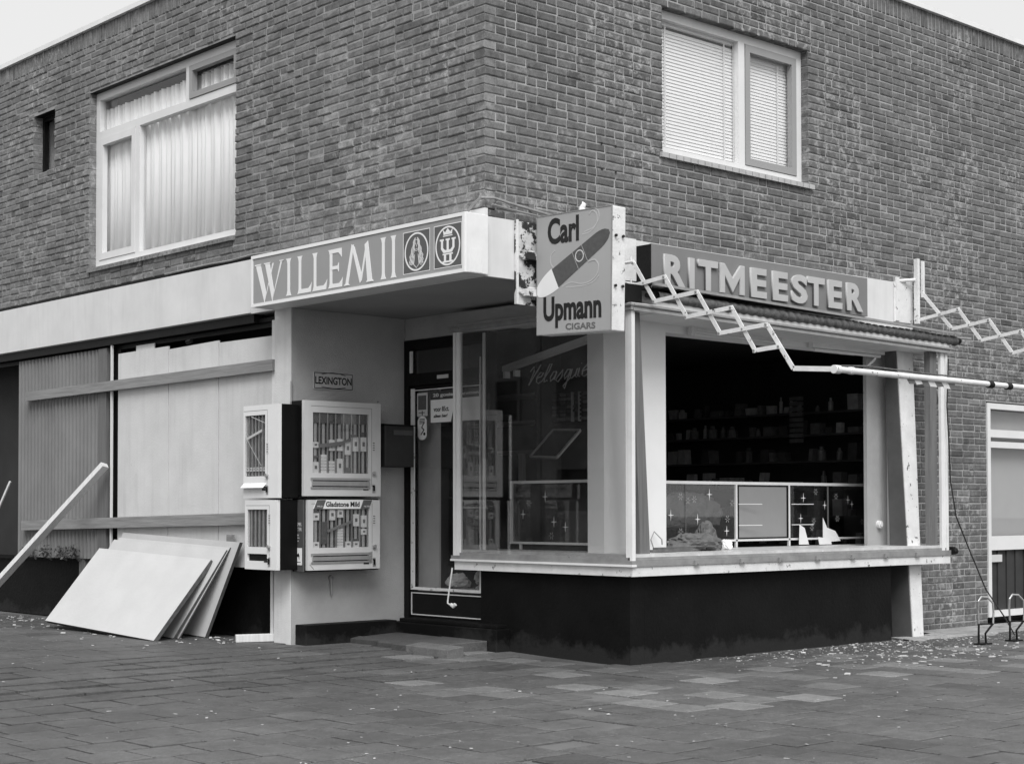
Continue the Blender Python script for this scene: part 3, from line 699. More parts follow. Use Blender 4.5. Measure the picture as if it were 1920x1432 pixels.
def serifI(x0, x1, z0, z1):
    w_ = x1-x0; a = w_*.27
    return [(x0, z0), (x1, z0), (x1-a*.6, z0+.014), (x1-a, z0+.04), (x1-a, z1-.04), (x1-a*.6, z1-.014), (x1, z1), (x0, z1), (x0+a*.6, z1-.014), (x0+a, z1-.04), (x0+a, z0+.04), (x0+a*.6, z0+.014)]
zb, zt = 2.737, 3.028
poly([[(-2.500, zt), (-2.432, zt), (-2.350, 2.795), (-2.372, 2.712)], [(-2.376, 2.712), (-2.360, 2.745), (-2.243, zt-.01), (-2.262, zt-.01)],
      [(-2.368, zt), (-2.305, zt), (-2.240, 2.80), (-2.262, 2.715)], [(-2.266, 2.715), (-2.250, 2.750), (-2.122, zt), (-2.146, zt)],
      [(-2.515, zt), (-2.505, zt-.010), (-2.425, zt-.010), (-2.415, zt)], [(-2.382, zt), (-2.375, zt-.010), (-2.295, zt-.010), (-2.285, zt)], [(-2.165, zt), (-2.158, zt-.008), (-2.108, zt-.008), (-2.10, zt)]], 'letter_w', m_letter, T)
poly([serifI(-2.075, -2.0, zb, zt)], 'letter_i', m_letter, T)
for x in (-1.922, -1.722):
    w2 = .19 if x < -1.8 else .19
    poly([serifI(x, x+.072, zb, zt), [(x+.03, zb), (x+w2-.01, zb), (x+w2+.005, zb+.075), (x+w2-.012, zb+.055), (x+w2-.04, zb+.033), (x+.03, zb+.033)]], 'letter_l', m_letter, T)
x = -1.515
poly([serifI(x, x+.072, zb, zt), [(x+.03, zb), (x+.175, zb), (x+.185, zb+.07), (x+.168, zb+.05), (x+.14, zb+.03), (x+.03, zb+.03)],
      [(x+.03, zt-.03), (x+.13, zt-.03), (x+.155, zt-.05), (x+.172, zt-.068), (x+.17, zt), (x+.03, zt)],
      [(x+.03, 2.874), (x+.12, 2.874), (x+.135, 2.852), (x+.135, 2.922), (x+.12, 2.9), (x+.03, 2.9)]], 'letter_e', m_letter, T)
poly([[(-1.30, zb), (-1.262, zb), (-1.192, zt+.005), (-1.222, zt+.005)], [(-1.225, zt+.01), (-1.185, zt-.012), (-1.098, zb+.07), (-1.118, zb)],
      [(-1.118, zb), (-1.095, zb+.02), (-1.022, zt+.01), (-1.052, zt-.03)], [(-1.06, zt-.01), (-1.02, zt+.012), (-.968, zb), (-1.025, zb)],
      [(-1.315, zb), (-1.245, zb), (-1.26, zb+.012), (-1.30, zb+.012)], [(-1.04, zb), (-.955, zb), (-.962, zb+.012), (-1.03, zb+.012)]], 'letter_m', m_letter, T)
for x in (-.872, -.753): poly([serifI(x, x+.068, zb, zt+.012)], 'letter_i', m_letter, T)
for k, (xa, xb) in enumerate(((-.607, -.305), (-.262, .037))):
    cx = (xa+xb)/2; cz = 2.893
    em = poly([[(xa, 2.742), (xb, 2.742), (xb, 3.043), (xa, 3.043)]], 'emblem', m_signdark, T, .001)
    q = MB(); o2 = (0, -.2444, 0)
    for a, b, c, d in ((xa, xb, 2.742, 2.747), (xa, xb, 3.038, 3.043), (xa, xa+.005, 2.747, 3.038), (xb-.005, xb, 2.747, 3.038)): q.prism([(a, c), (b, c), (b, d), (a, d)], o2, XP, ZP, .0008)
    q.ring(cx, cz, .133, .137, .012, o2, XP, ZP, .0011, 40); build(q, 'emblem_ring', m_letter, em)
    q = MB()
    if k == 1:   # crowned W over II
        def r(a, b, c, d): q.prism([(cx+a, cz+c), (cx+b, cz+c), (cx+b, cz+d), (cx+a, cz+d)], o2, XP, ZP, .0011+len(q.v)*1e-6)
        q.prism([(cx-.045, cz+.078), (cx+.045, cz+.078), (cx+.052, cz+.115), (cx+.028, cz+.095), (cx, cz+.122), (cx-.028, cz+.095), (cx-.052, cz+.115)], o2, XP, ZP, .001)
        r(-.05, .05, .066, .073)
        r(-.085, -.042, .038, .050); r(-.022, .022, .038, .050); r(.042, .085, .038, .050)
        r(-.072, -.050, -.018, .040); r(.050, .072, -.018, .040); r(-.011, .011, -.03, .040)
        q.prism([(cx-.072, cz-.018), (cx-.05, cz-.012), (cx-.03, cz-.028), (cx+.03, cz-.028), (cx+.05, cz-.012), (cx+.072, cz-.018), (cx+.045, cz-.048), (cx-.045, cz-.048)], o2, XP, ZP, .0013)
        r(-.055, .055, -.062, -.052); r(-.040, -.018, -.105, -.060); r(.018, .040, -.105, -.060); r(-.055, .055, -.116, -.104)
        build(q, 'crowned_monogram', m_letter, em)
    else:        # bust in a long curly wig
        hair = MB()
        for sd_ in (-1, 1):
            for i in range(6):
                pts = []
                for j in range(14):
                    z = .098-.185*j/13; ww = (.018+.052*min(1, (j/9.)**.9))*(.45+.11*i)+.005*math.sin(j*1.7+i)
                    pts.append((cx+sd_*ww, cz+z+.0)) 
                hair.stroke(pts, .004, o2, XP, ZP, .0011+i*.00012)
        for i in range(9):
            a = i*.7; hair.ring(cx+(-.06 if i % 2 else .06)+.008*math.sin(a*3), cz-.03-.0075*i, .013, .011, .004, o2, XP, ZP, .0021, 10)
        hair.ring(cx, cz+.045, .028, .042, .004, o2, XP, ZP, .0025, 16)
        hair.stroke([(cx-.012, cz+.055), (cx-.004, cz+.055)], .004, o2, XP, ZP, .002); hair.stroke([(cx+.006, cz+.055), (cx+.014, cz+.055)], .004, o2, XP, ZP, .002)
        hair.stroke([(cx-.006, cz+.02), (cx+.008, cz+.02)], .004, o2, XP, ZP, .002); hair.stroke([(cx+.001, cz+.05), (cx+.003, cz+.034)], .003, o2, XP, ZP, .002)
        hair.stroke([(cx-.02, cz-.02), (cx-.03, cz-.09), (cx, cz-.115), (cx+.03, cz-.09), (cx+.02, cz-.02)], .005, o2, XP, ZP, .002)
        build(hair, 'wigged_bust', m_inkl, em)

# ------------------------------------------------------------------ hanging cigar sign
T = thing('hanging_sign', 'grey box sign with a painted cigar reading Carl Upmann Cigars', 'shop sign', (.1, .46, 2.29))
q = MB(); q.hexa([(.103, .405, 2.30), (.83, .405, 2.275), (.83, .535, 2.275), (.103, .535, 2.30), (.105, .405, 3.14), (.845, .405, 3.122), (.845, .535, 3.122), (.105, .535, 3.14)])
build(q, 'housing', m_wornwhite, T, bevel=.008)
q = MB(); q.prism([(.108, 2.304), (.828, 2.281), (.842, 3.117), (.11, 3.135)], (0, .404, 0), XP, ZP, .006); face = build(q, 'sign_face', m_signlight, T)
q = MB()
for a, b in (((.103, .399, 2.300), (.83, .399, 2.276)), ((.105, .399, 3.139), (.845, .399, 3.121)), ((.105, .399, 2.30), (.107, .399, 3.138)), ((.831, .399, 2.28), (.845, .399, 3.12))): q.beam(a, b, .008, .006)
build(q, 'rim', m_alu, T)
for y in (.43, .50):
    for z in (2.58, 2.92):
        q = MB(); q.tube([(.838+.017*(z-2.28)/.84-.004, y, z), (.846+.017*(z-2.28)/.84, y, z)], .010, 10); build(q, 'bolt', m_ink, T)
O = (0, .3978, 0)
text('Carl', 'lettering', m_ink, face, (.218, .3978, 2.925), (1, 0, -.02), ZP, .31, .185, .002, bold=.032)
text('Upmann', 'lettering', m_ink, face, (.172, .3978, 2.340), (1, 0, -.035), ZP, .57, .222, .002, bold=.034)
text('CIGARS', 'lettering', m_inkg, face, (.395, .3978, 2.316), (1, 0, -.05), ZP, .29, .044, .002, bold=.02)
def cpt(t, s):      # along the cigar axis t, across s
    a = Vector((.205, 2.640)); b = Vector((.82, 2.95)); d = (b-a); n = Vector((-d.y, d.x)).normalized(); p = a+d*t+n*s; return (p.x, p.y)
def cig(t0, t1, n=14, f=lambda t: .07):
    ts = [t0+(t1-t0)*i/n for i in range(n+1)]; return [cpt(t, -f(t)) for t in ts]+[cpt(t, f(t)) for t in reversed(ts)]
def wf(t): return (.078-.022*t)*(1 if t < .82 else math.sqrt(max(0, 1-((t-.82)/.185)**2)))
poly([cig(.13, 1.0, 22, wf)], 'painted_cigar', m_cigar, face, .0012, O)
poly([cig(-.16, .14, 14, lambda t: .080*math.sqrt(max(0.02, 1-((.14-t)/.31)**2)))], 'painted_ash', m_letter, face, .0018, O)
poly([cig(.465, .471, 4, wf), cig(.61, .616, 4, wf)], 'painted_band', m_signlight, face, .0018, O)
cb = cpt(.54, .008); q = MB(); q.ring(cb[0], cb[1], .042, .042, .007, O, XP, ZP, .0024, 24); build(q, 'band_ring', m_inkl, face)
text('CUC', 'band_monogram', m_inkg, face, (cb[0]-.025, .3978, cb[1]-.018), (.9, 0, .35), (-.35, 0, .9), .05, .034, .0026)
for pts in ([(.56, 2.96), (.64, 2.97), (.70, 3.02), (.70, 3.08), (.66, 3.11), (.63, 3.09)], [(.58, 2.975), (.67, 2.995), (.72, 3.05), (.715, 3.10), (.68, 3.125)],
            [(.36, 2.75), (.28, 2.76), (.245, 2.80), (.25, 2.85), (.29, 2.88)], [(.38, 2.757), (.30, 2.745), (.255, 2.78)],
            [(.36, 2.62), (.45, 2.64), (.55, 2.62), (.64, 2.63), (.70, 2.67), (.715, 2.73), (.68, 2.77), (.62, 2.765)], [(.40, 2.61), (.55, 2.605), (.66, 2.62), (.72, 2.66)]):
    sm = []
    for i in range(len(pts)-1):
        p0 = Vector(pts[max(i-1, 0)]); p1 = Vector(pts[i]); p2 = Vector(pts[i+1]); p3 = Vector(pts[min(i+2, len(pts)-1)])
        for k in range(5):
            t = k/5.; sm.append(tuple(.5*((2*p1)+(p2-p0)*t+(2*p0-5*p1+4*p2-p3)*t*t+(3*p1-p0-3*p2+p3)*t**3)))
    sm.append(pts[-1]); q = MB(); q.stroke(sm, .007, O, XP, ZP, .0008); build(q, 'painted_smoke', m_smoke, face)
# rusty mounting plate + brackets
T = thing('sign_bracket', 'rust pitted white steel plate carrying the cigar sign', 'bracket', (.06, .33, 2.5))
q = MB(); q.box(.034, .05, .245, .60, 2.515, 3.104); build(q, 'plate', m_rust, T)
q = MB(); q.box(.0505, .062, .246, .262, 2.515, 3.112); build(q, 'angle_edge', m_wornwhite, T)
for z in (2.60, 2.86): 
    q = MB(); q.box(.052, .103, .30, .50, z-.025, z+.025); q.tube([(.066, .30, z+.034), (.066, .50, z+.034)], .010, 8); q.tube([(.052, .285, z), (.075, .285, z)], .014, 8); build(q, 'lug', m_rust, T)
q = MB(); q.tube([(.50, .46, 3.13), (.495, .462, 3.16), (.51, .465, 3.185), (.50, .46, 3.20)], [.028, .022, .016, .004], 8); tag(build(q, 'wire_tie', m_paper, loc=(.5, .46, 3.13)), 'pale knot of rag on top of the cigar sign', 'rag')
# ------------------------------------------------------------------ RITMEESTER sign
T = thing('sign_board', 'grey fascia sign with raised pale letters reading RITMEESTER', 'shop sign', (.1, 2.87, 2.72))
q = MB(); q.box(.032, .192, 1.494, 4.24, 2.73, 3.06); build(q, 'side_box', m_dark, T)
q = MB(); q.box(.1925, .20, 1.494, 4.24, 2.73, 3.062); q.box(.17, .1922, 1.5, 4.24, 3.0602, 3.064); face = build(q, 'sign_face', m_signgrey2, T)
q = MB(); q.box(.0305, .045, 4.245, 4.855, 2.74, 3.106); build(q, 'blank_panel', m_fascia, T)
q = MB(); q.box(.0305, .044, 1.0, 1.49, 2.71, 3.112); build(q, 'blank_panel', m_wornwhite, T)
RL = [('R', 1.613, 1.852), ('I', 1.894, 1.956), ('T', 2.0, 2.232), ('M', 2.26, 2.56), ('E', 2.635, 2.835), ('E', 2.911, 3.11), ('S', 3.158, 3.372), ('T', 3.37, 3.605), ('E', 3.653, 3.85), ('R', 3.915, 4.15)]
for i, (ch, a, b) in enumerate(RL):
    if ch == 'M':
        q = MB(); w_ = b-a; z0, z1 = 2.757, 2.995; sw = .058; mid = (a+b)/2; o_ = (.2003, 0, 0)
        q.prism([(a, z0), (a+sw, z0), (a+sw, z1-.10), (mid, z0+.01), (b-sw, z1-.10), (b-sw, z0), (b, z0), (b, z1), (b-sw*.95, z1), (mid, z0+.13), (a+sw*.95, z1), (a, z1)], o_, YP, ZP, .022)
        o_ = build(q, 'letter_m', m_reliefletter, T); bv = o_.modifiers.new('edge', 'BEVEL'); bv.width = .006; bv.segments = 2; continue
    text(ch, 'letter_'+ch.lower(), m_reliefletter, T, (.2003, a, 2.757), YP, ZP, b-a, .238, .022, bold=.028, bev=.014)
# ------------------------------------------------------------------ rolled awning + cover + scissor arms
AW = thing('awning', 'rolled awning over the bay with folding white scissor arms and hanging front rail', 'awning', (.43, 3.2, 2.58))
def pempty(name, loc, par, label=None):
    o = bpy.data.objects.new(name, None); col.objects.link(o); o.parent = par; o.location = Vector(loc)-WO[par.name]; o.empty_display_size = .1; WO[o.name] = Vector(loc)
    if label: o['label'] = label
    return o
T = AW
q = MB(); n = 500
for i in range(n+1):
    y = 1.30+i*(5.27-1.30)/n; zc = 2.640+sag(y)*1.1; 
    for k in range(12):
        t = 2*PI*k/12; r = .040+(.0045 if y > 2.05 else .0015)*math.sin(y*64+t*1.0+.6*math.sin(y*3.1))+.003*math.sin(y*7.3)
        q.v.append((.415+r*math.cos(t), y, zc+r*math.sin(t)-.012)); q.tone.append(1)
for i in range(n):
    for k in range(12): q.f.append((i*12+k, i*12+(k+1) % 12, (i+1)*12+(k+1) % 12, (i+1)*12+k))
build(q, 'canvas_roll', m_rope, T, smooth=True)
q = MB(); q.tube([(.415, 1.2, 2.625), (.415, 1.31, 2.622)], .018, 10); build(q, 'axle', m_dark, T); q = MB(); q.tube([(.415, 5.26, 2.578), (.415, 5.33, 2.576)], .03, 10); build(q, 'axle', m_dark, T)
q = MB()
def cz_(y): return 2.705-.0185*(y-1.236)
for a, b in ((1.20, 3.2), (3.2, 5.27)):
    q.hexa([(.205, a, cz_(a)+.045), (.47, a, cz_(a)), (.47, b, cz_(b)), (.205, b, cz_(b)+.045), (.205, a, cz_(a)+.05), (.47, a, cz_(a)+.006), (.47, b, cz_(b)+.006), (.205, b, cz_(b)+.05)])
build(q, 'cover_sheet', m_dark, T)
q = MB(); q.hexa([(.4705, 1.20, cz_(1.2)-.012), (.478, 1.20, cz_(1.2)-.012), (.478, 5.27, cz_(5.27)-.012), (.4705, 5.27, cz_(5.27)-.012), (.4705, 1.20, cz_(1.2)+.008), (.478, 1.20, cz_(1.2)+.008), (.478, 5.27, cz_(5.27)+.008), (.4705, 5.27, cz_(5.27)+.008)])
q.tube([(.42, 5.27, 2.60), (.46, 5.45, 2.60)], .012, 8)
build(q, 'cover_edge', m_alu, T)
q = MB(); q.box(.04, .38, .8, 1.19, 2.565, 2.70); build(q, 'end_housing', m_dark, T)

def scissor(y, top, bot, start_hi, start_lo, tail, label):
    t = pempty('scissor_arm', (start_hi[0], y, start_hi[1]), AW, label)
    P = lambda p, d=0: (p[0], y+d, p[1])
    def bar(a, b, d, ext=.012):
        A = Vector(P(a, d)); Bq = Vector(P(b, d)); e = (Bq-A).normalized()*ext; q = MB(); q.beam(A-e, Bq+e, .007, .030, (0, 0, 1)); build(q, 'bar', m_wornwhite, t, bevel=0)
    return t, P, bar
topn = [(.592, 2.739), (.897, 2.599), (1.210, 2.459), (1.518, 2.316)]
botn = [(.494, 2.572), (.799, 2.431), (1.106, 2.291), (1.414, 2.148)]
def arm(y, start_hi, start_lo, topn, botn, piv, tail, label):
    t, P, bar = scissor(y, topn, botn, start_hi, start_lo, tail, label)
    bar(start_hi, botn[0], .006); bar(start_lo, topn[0], -.006)
    for i in range(len(topn)-1): bar(topn[i], botn[i+1], .006); bar(botn[i], topn[i+1], -.006)
    bar(botn[-1], piv, -.006); 
    q = MB(); A = P(topn[-1], .006); k1 = P(tail[0], .006); q.beam(A, k1, .007, .032); q.beam(k1, P(tail[1], .006), .007, .034); build(q, 'cranked_bar', m_wornwhite, t)
    import itertools
    for p in topn+botn+[piv]:
        q = MB(); q.tube([P(p, -.018), P(p, .018)], .008, 8); build(q, 'rivet', m_alu, t)
    cr = []
    def isect(a, b, c, d):
        a, b, c, d = map(Vector, (a, b, c, d)); r = b-a; s = d-c; den = r.x*s.y-r.y*s.x; u = ((c-a).x*s.y-(c-a).y*s.x)/den; return tuple(a+r*u)
    cr.append(isect(start_hi, botn[0], start_lo, topn[0]))
    for i in range(len(topn)-1): cr.append(isect(topn[i], botn[i+1], botn[i], topn[i+1]))
    for p in cr:
        q = MB(); q.tube([P(p, -.015), P(p, .015)], .006, 8); build(q, 'rivet', m_alu, t)
    return t
t = arm(1.2, (.279, 2.881), (.17, 2.692), topn, botn, (1.623, 2.159), [(1.735, 2.006), (2.06, 1.980)], 'folding white scissor arm hanging from the left bracket beside the cigar sign')
q = MB(); q.box(.045, .06, 1.14, 1.24, 2.64, 2.96); q.tube([(.05, 1.2, 2.885), (.29, 1.2, 2.885)], .012, 8); q.tube([(.05, 1.2, 2.70), (.20, 1.2, 2.70)], .012, 8); q.tube([(.262, 1.2, 2.87), (.262, 1.2, 2.93)], .008, 8); q.tube([(.262, 1.2, 2.70), (.262, 1.2, 2.76)], .007, 8); build(q, 'bracket', m_wornwhite, t)
top2 = [(.522, 2.837), (.827, 2.714), (1.132, 2.594), (1.437, 2.474)]; bot2 = [(.457, 2.668), (.745, 2.543), (1.050, 2.41), (1.355, 2.29)]
t = arm(5.15, (.137, 3.036), (.134, 2.780), top2, bot2, (1.54, 2.31), [(1.68, 2.12), (2.06, 1.97)], 'folding white scissor arm hanging from the upright post at the right end')
q = MB(); q.box(.10, .14, 5.10, 5.135, 2.74, 3.33); q.box(.144, .162, 5.145, 5.18, 2.98, 3.31); q.tube([(.02, 4.92, 3.12), (.11, 5.10, 3.14)], .016, 8); q.box(.045, .062, 4.88, 4.93, 2.76, 3.15); build(q, 'bracket', m_wornwhite, t)
T = pempty('front_rail', (2.074, 3, 1.96), AW)
q = MB(); q.tube([(2.074, 1.20, 1.978), (2.074, 5.3, 1.972)], .0205, 14); build(q, 'tube', m_wornwhite, T, smooth=False)
q = MB(); q.tube([(2.074, 1.19, 1.978), (2.074, 1.25, 1.978)], .028, 14); build(q, 'collar', m_wornwhite, T); q = MB(); q.tube([(2.074, 1.36, 1.978), (2.074, 1.40, 1.978)], .025, 14); build(q, 'collar', m_wornwhite, T)
for a in (3.05, 3.30):
    q = MB(); q.tube([(2.074, a, 1.972), (2.074, a+.06, 1.972)], .026, 12); build(q, 'dark_band', m_dark, T)
q = MB(); q.tube([(2.05, 1.30, 2.008), (2.05, 1.6, 2.022), (2.04, 2.2, 2.014), (2.05, 3.3, 2.006), (2.05, 5.2, 2.0)], .006, 6); q.tube([(2.05, 1.60, 2.02), (2.04, 1.68, 2.06), (2.03, 1.72, 2.085)], [.008, .010, .006], 6); build(q, 'torn_hem', m_rope, T)
T = pempty('canvas_remnant', (2.07, 2.6, 1.93), AW)
for i in range(7):
    a = 2.02+i*.085; z = 1.945-.002*i
    q = MB(); q.prism([(a, z+.02), (a+.085, z+.02), (a+.118, z-.016+.008*math.sin(i*2)), (a+.035, z-.018)], (2.07, 0, 0), YP, ZP, .003); build(q, 'stripe', m_fascia if i % 2 else m_inkg, T)

# ------------------------------------------------------------------ vending machines (local frame: front faces -Y, base at z=0, x from 0)
def vending(name, label, W, D, H, loc, rot, glass, tray, body, door, header=None, cols=5, packs=(), border=False, tube_flap=False):
    t = thing('cigarette_machine', label, 'vending machine', loc, 'cigarette machines on the entrance pier'); t.rotation_euler = (0, 0, rot)
    gx0, gx1, gz0, gz1 = glass; tx0, tx1, tz0, tz1 = tray
    q = MB(); q.box(0, W, -D+.032, 0, 0, H)
    o = build(q, 'case', body, t, local=True, bevel=.006)
    q = MB(); y0, y1 = -D, -D+.031; fb_ = .012 if border else 0
    a0, a1, c0, c1 = fb_, W-fb_, fb_, H-fb_
    q.box(a0, gx0, y0, y1, c0, c1); q.box(gx1, a1, y0, y1, c0, c1); q.box(gx0, gx1, y0, y1, gz1, c1); q.box(gx0, gx1, y0, y1, tz1, gz0)
    q.box(gx0, gx1, y0, y1, c0, tz0)
    if tx0 < gx0: q.box(gx0, gx0+.0001, y0+.001, y0+.002, tz0, tz1)
    d = build(q, 'door', door, t, local=True)
    for z in (H-.045,):
        q = MB(); q.box(gx0-.02, gx1+.03, y0-.0007, y0-.0001, z, z+.003); q.box(gx1+.03, gx1+.033, y0-.0007, y0-.0001, .08, z+.003); build(q, 'door_seam', m_inkg, d, local=True)
    q = MB(); q.box(gx0, gx1, y0+.024, y0+.026, gz0, gz1); q.box(gx0, gx1, y0+.02, y0+.024, gz0, gz0+.004); build(q, 'back_plate', m_void, t, local=True)
    n = cols; w_ = (gx1-gx0)/n
    for i in range(n):
        q = MB(); x = gx0+i*w_
        q.box(x+w_*.30, x+w_*.62, y0+.020, y0+.0235, gz0+.002, gz1-.004)
        build(q, 'column', m_slot, t, local=True)
        q = MB(); q.box(x+w_*.86, x+w_*.97, y0+.010, y0+.0235, gz0+.002, gz1-.004); build(q, 'divider', m_steel, t, local=True)
    for (i, z0, h, dk) in packs:
        x = gx0+i*w_+w_*.10; q = MB(); nn = max(1, int(round(h/.024))) if dk == 2 else 1
        for k in range(nn):
            hh = h/nn; q.box(x, x+w_*.70, y0+.010, y0+.0198, gz0+z0+k*hh, gz0+z0+(k+1)*hh-.003)
        build(q, 'cigarette_pack', m_pack if dk != 1 else m_packd, t, local=True)
        if dk == 0:
            q = MB(); q.box(x+w_*.2, x+w_*.5, y0+.009, y0+.0099, gz0+z0+h*.35, gz0+z0+h*.65); build(q, 'pack_mark', m_inkg, t, local=True)
    # glass pane in front of the pack columns
    q = MB(); q.box(gx0, gx1, y0+.003, y0+.005, gz0, gz1); build(q, 'pane', m_glass, t, local=True)
    # tray
    q = MB(); q.box(gx0, gx1, y0+.02, y0+.03, tz0, tz1); build(q, 'tray_slot', m_dark, t, local=True)
    if tube_flap:
        q = MB(); q.hexa([(tx0, y0-.035, tz0-.0), (tx1, y0-.035, tz0), (tx1, y0+.002, tz0+.035), (tx0, y0+.002, tz0+.035), (tx0, y0-.036, tz0+.004), (tx1, y0-.036, tz0+.004), (tx1, y0+.0, tz0+.04), (tx0, y0, tz0+.04)]); build(q, 'tray_flap', m_letter, t, local=True)
    elif tray[4-0] if len(tray) > 4 else False: pass
    else:
        if W > .55:
            q = MB(); q.box(tx0, tx1, y0-.006, y0-.0002, tz1-.008, tz1+.012); q.box(tx0+.01, tx1-.005, y0-.012, y0+.018, tz0+.012, tz1-.016); q.box(tx0, tx1, y0-.006, y0-.0002, tz0-.012, tz0+.004); build(q, 'tray_rail', m_steel, t, local=True)
    # knob, coin plate, lock
    kx = gx1+.05 if W > .55 else gx1+.035
    q = MB(); q.tube([(kx, y0-.022, gz0+.005), (kx, y0+.002, gz0+.005)], .015, 14); q.tube([(kx, y0-.006, gz0-.012), (kx, y0+.002, gz0-.012)], .014, 12); build(q, 'coin_knob', m_steel, t, local=True)
    q = MB(); q.box(kx-.014, kx+.014, y0-.003, y0-.0002, gz0+.18, gz0+.27); build(q, 'coin_plate', m_enamelg, t, local=True)
    for k in range(4):
        q = MB(); q.box(kx-.010, kx+.010, y0-.004, y0-.0031, gz0+.19+k*.019, gz0+.198+k*.019); build(q, 'coin_plate_text', m_inkg, t, local=True)
    q = MB(); q.box(kx-.014, kx+.014, y0-.004, y0-.0002, .03, .10); build(q, 'lock_plate', m_steel, t, local=True)
    q = MB(); q.box(kx-.005, kx+.006, y0-.016, y0-.0041, .045, .085); q.box(kx-.012, kx+.002, y0-.016, y0-.0042, .080, .09); build(q, 'handle', m_dark, t, local=True)
    if W > .55:
        q = MB(); q.box(gx1-.055, gx1-.002, y0-.003, y0-.0002, .05, .072); build(q, 'name_plate', m_ink, t, local=True)
    else:
        q = MB(); q.box(kx-.075, kx-.03, y0-.003, y0-.0002, .06, .078); build(q, 'name_plate', m_ink, t, local=True)
    return t, d, y0
# big ones on the side wall (front towards +X): rotate +90 about z
rb = PI/2
t, d, y0 = vending('a', 'upper large cigarette machine of grey enamel on the entrance side wall', .765, .20, .762, (-2.352, -.015, 1.178), rb, (.085, .64, .185, .668), (.062, .653, .07, .135), m_black, m_enamelg, cols=7,
    packs=((0, .20, .05, 0), (0, .12, .02, 1), (0, .0, .09, 0), (1, .0, .15, 2), (2, .18, .09, 0), (2, .0, .10, 2), (3, .18, .10, 0), (3, .0, .12, 0), (4, .15, .11, 0), (4, .0, .05, 1), (5, .18, .12, 0), (6, .18, .12, 0), (6, .30, .04, 1)))
q = MB(); q.box(.09, .635, y0+.012, y0+.018, .585, .664); hb = build(q, 'header', m_packd, t, local=True)
def localtext(body, name, mt, par, o, w_, h_, t_=.001, bold=.01):
    return text(body, name, mt, par, o, XP, ZP, w_, h_, t_, bold)
WO_save = WO
def ltext(body, name, mt, t, o, w_, h_, bold=.01, u=XP, v=ZP, t_=.001):
    b = WO[t.name]; WO[t.name] = Vector((0, 0, 0)); ob = text(body, name, mt, t, o, u, v, w_, h_, t_, bold); WO[t.name] = b; return ob
for nm in (t, d, hb): WO[nm.name] = WO[t.name]
ltext('CAMEL FILTER', 'header_text', m_inkg, t, (.22, y0+.0118, .60), .28, .035)
q = MB(); q.beam((.14, y0-.001, .40), (.40, y0-.001, .43), .003, .03); q.beam((.26, y0-.0012, .40), (.46, y0-.0012, .46), .003, .02); q.box(.45, .52, y0-.0013, y0-.0003, .48, .50)
sc_ = build(q, 'scratch', m_inkg, t, local=True)
t, d, y0 = vending('b', 'lower large cigarette machine headed Gladstone Mild on the entrance side wall', .745, .20, .585, (-2.352, .010, .575), rb, (.065, .62, .19, .50), (.04, .645, .075, .135), m_black, m_enamelg, cols=7, border=True,
    packs=((0, .22, .06, 0), (0, .28, .02, 1), (0, .0, .05, 0), (2, .22, .09, 0), (1, .03, .18, 1), (3, .24, .07, 0), (3, .0, .18, 2), (5, .0, .05, 0), (5, .05, .02, 1), (4, .0, .05, 0), (6, .16, .10, 0), (5, .17, .10, 0), (6, .10, .05, 0)))
q = MB()
q.prism([(.065, .502), (.10, .575), (.655, .575), (.625, .502)], (0, y0-.0004, 0), XP, ZP, .003); hp = build(q, 'header', m_letter, t, local=True)
q = MB(); q.prism([(.068, .503), (.10, .573), (.185, .573), (.155, .503)], (0, y0-.0036, 0), XP, ZP, .0012); q.prism([(.53, .503), (.56, .573), (.65, .573), (.62, .503)], (0, y0-.0036, 0), XP, ZP, .0012); build(q, 'header_stripe', m_signdark, t, local=True)
ltext('Gladstone Mild', 'header_text', m_ink, t, (.185, y0-.0036, .517), .335, .042, bold=.03)
ltext('MILD', 'header_text', m_inkl, t, (.10, y0-.005, .515), .05, .012); ltext('FILTER', 'header_text', m_inkl, t, (.565, y0-.005, .515), .06, .012)
q = MB(); q.beam((.2, y0-.001, .32), (.45, y0-.001, .40), .003, .02); q.beam((.03, y0-.001, .06), (.07, y0-.001, .02), .003, .003); build(q, 'scratch', m_inkg, t, local=True)
# camel filter side panel on its street side (faces -X local)
q = MB(); q.box(-.012, -.0002, -.175, -.045, .0, .575); sp_ = build(q, 'side_panel', mat('side_panel_grey', .075, .4, .15, 4), t, local=True, bevel=.004)
MXu = (0, -1, 0)
ltext('CAMEL', 'side_text', m_smoke, t, (-.0125, -.055, .365), .095, .028, .015, u=MXu); ltext('FILTER', 'side_text', m_smoke, t, (-.0125, -.055, .325), .095, .028, .015, u=MXu)
ltext('mild', 'side_text', m_smoke, t, (-.0125, -.065, .285), .045, .014, .015, u=MXu); ltext('tasting', 'side_text', m_smoke, t, (-.0125, -.065, .262), .055, .014, .015, u=MXu); ltext('nice', 'side_text', m_smoke, t, (-.0125, -.065, .240), .045, .014, .015, u=MXu)
q = MB(); q.box(-.0145, -.0122, -.155, -.07, .055, .19); build(q, 'pack_label', m_letter, t, local=True)
q = MB(); oC = (-.0148, 0, 0); cm = [(.085, .10), (.09, .10), (.092, .12), (.115, .12), (.118, .10), (.122, .10), (.124, .13), (.118, .142), (.108, .152), (.102, .14), (.095, .145), (.088, .135), (.082, .15), (.072, .152), (.074, .146), (.08, .142), (.083, .125)]
q.prism([(a-.0, b) for a, b in cm], oC, MXu, ZP, .001); q.box(-.0155, -.0147, -.14, -.085, .075, .08); build(q, 'camel_mark', m_ink, t, local=True)
q = MB(); q.tube([(-.0126, -.075, .19), (-.0126, -.075, .225), (-.0126, -.07, .235)], .004, 6); build(q, 'cigarette_mark', m_smoke, t, local=True)
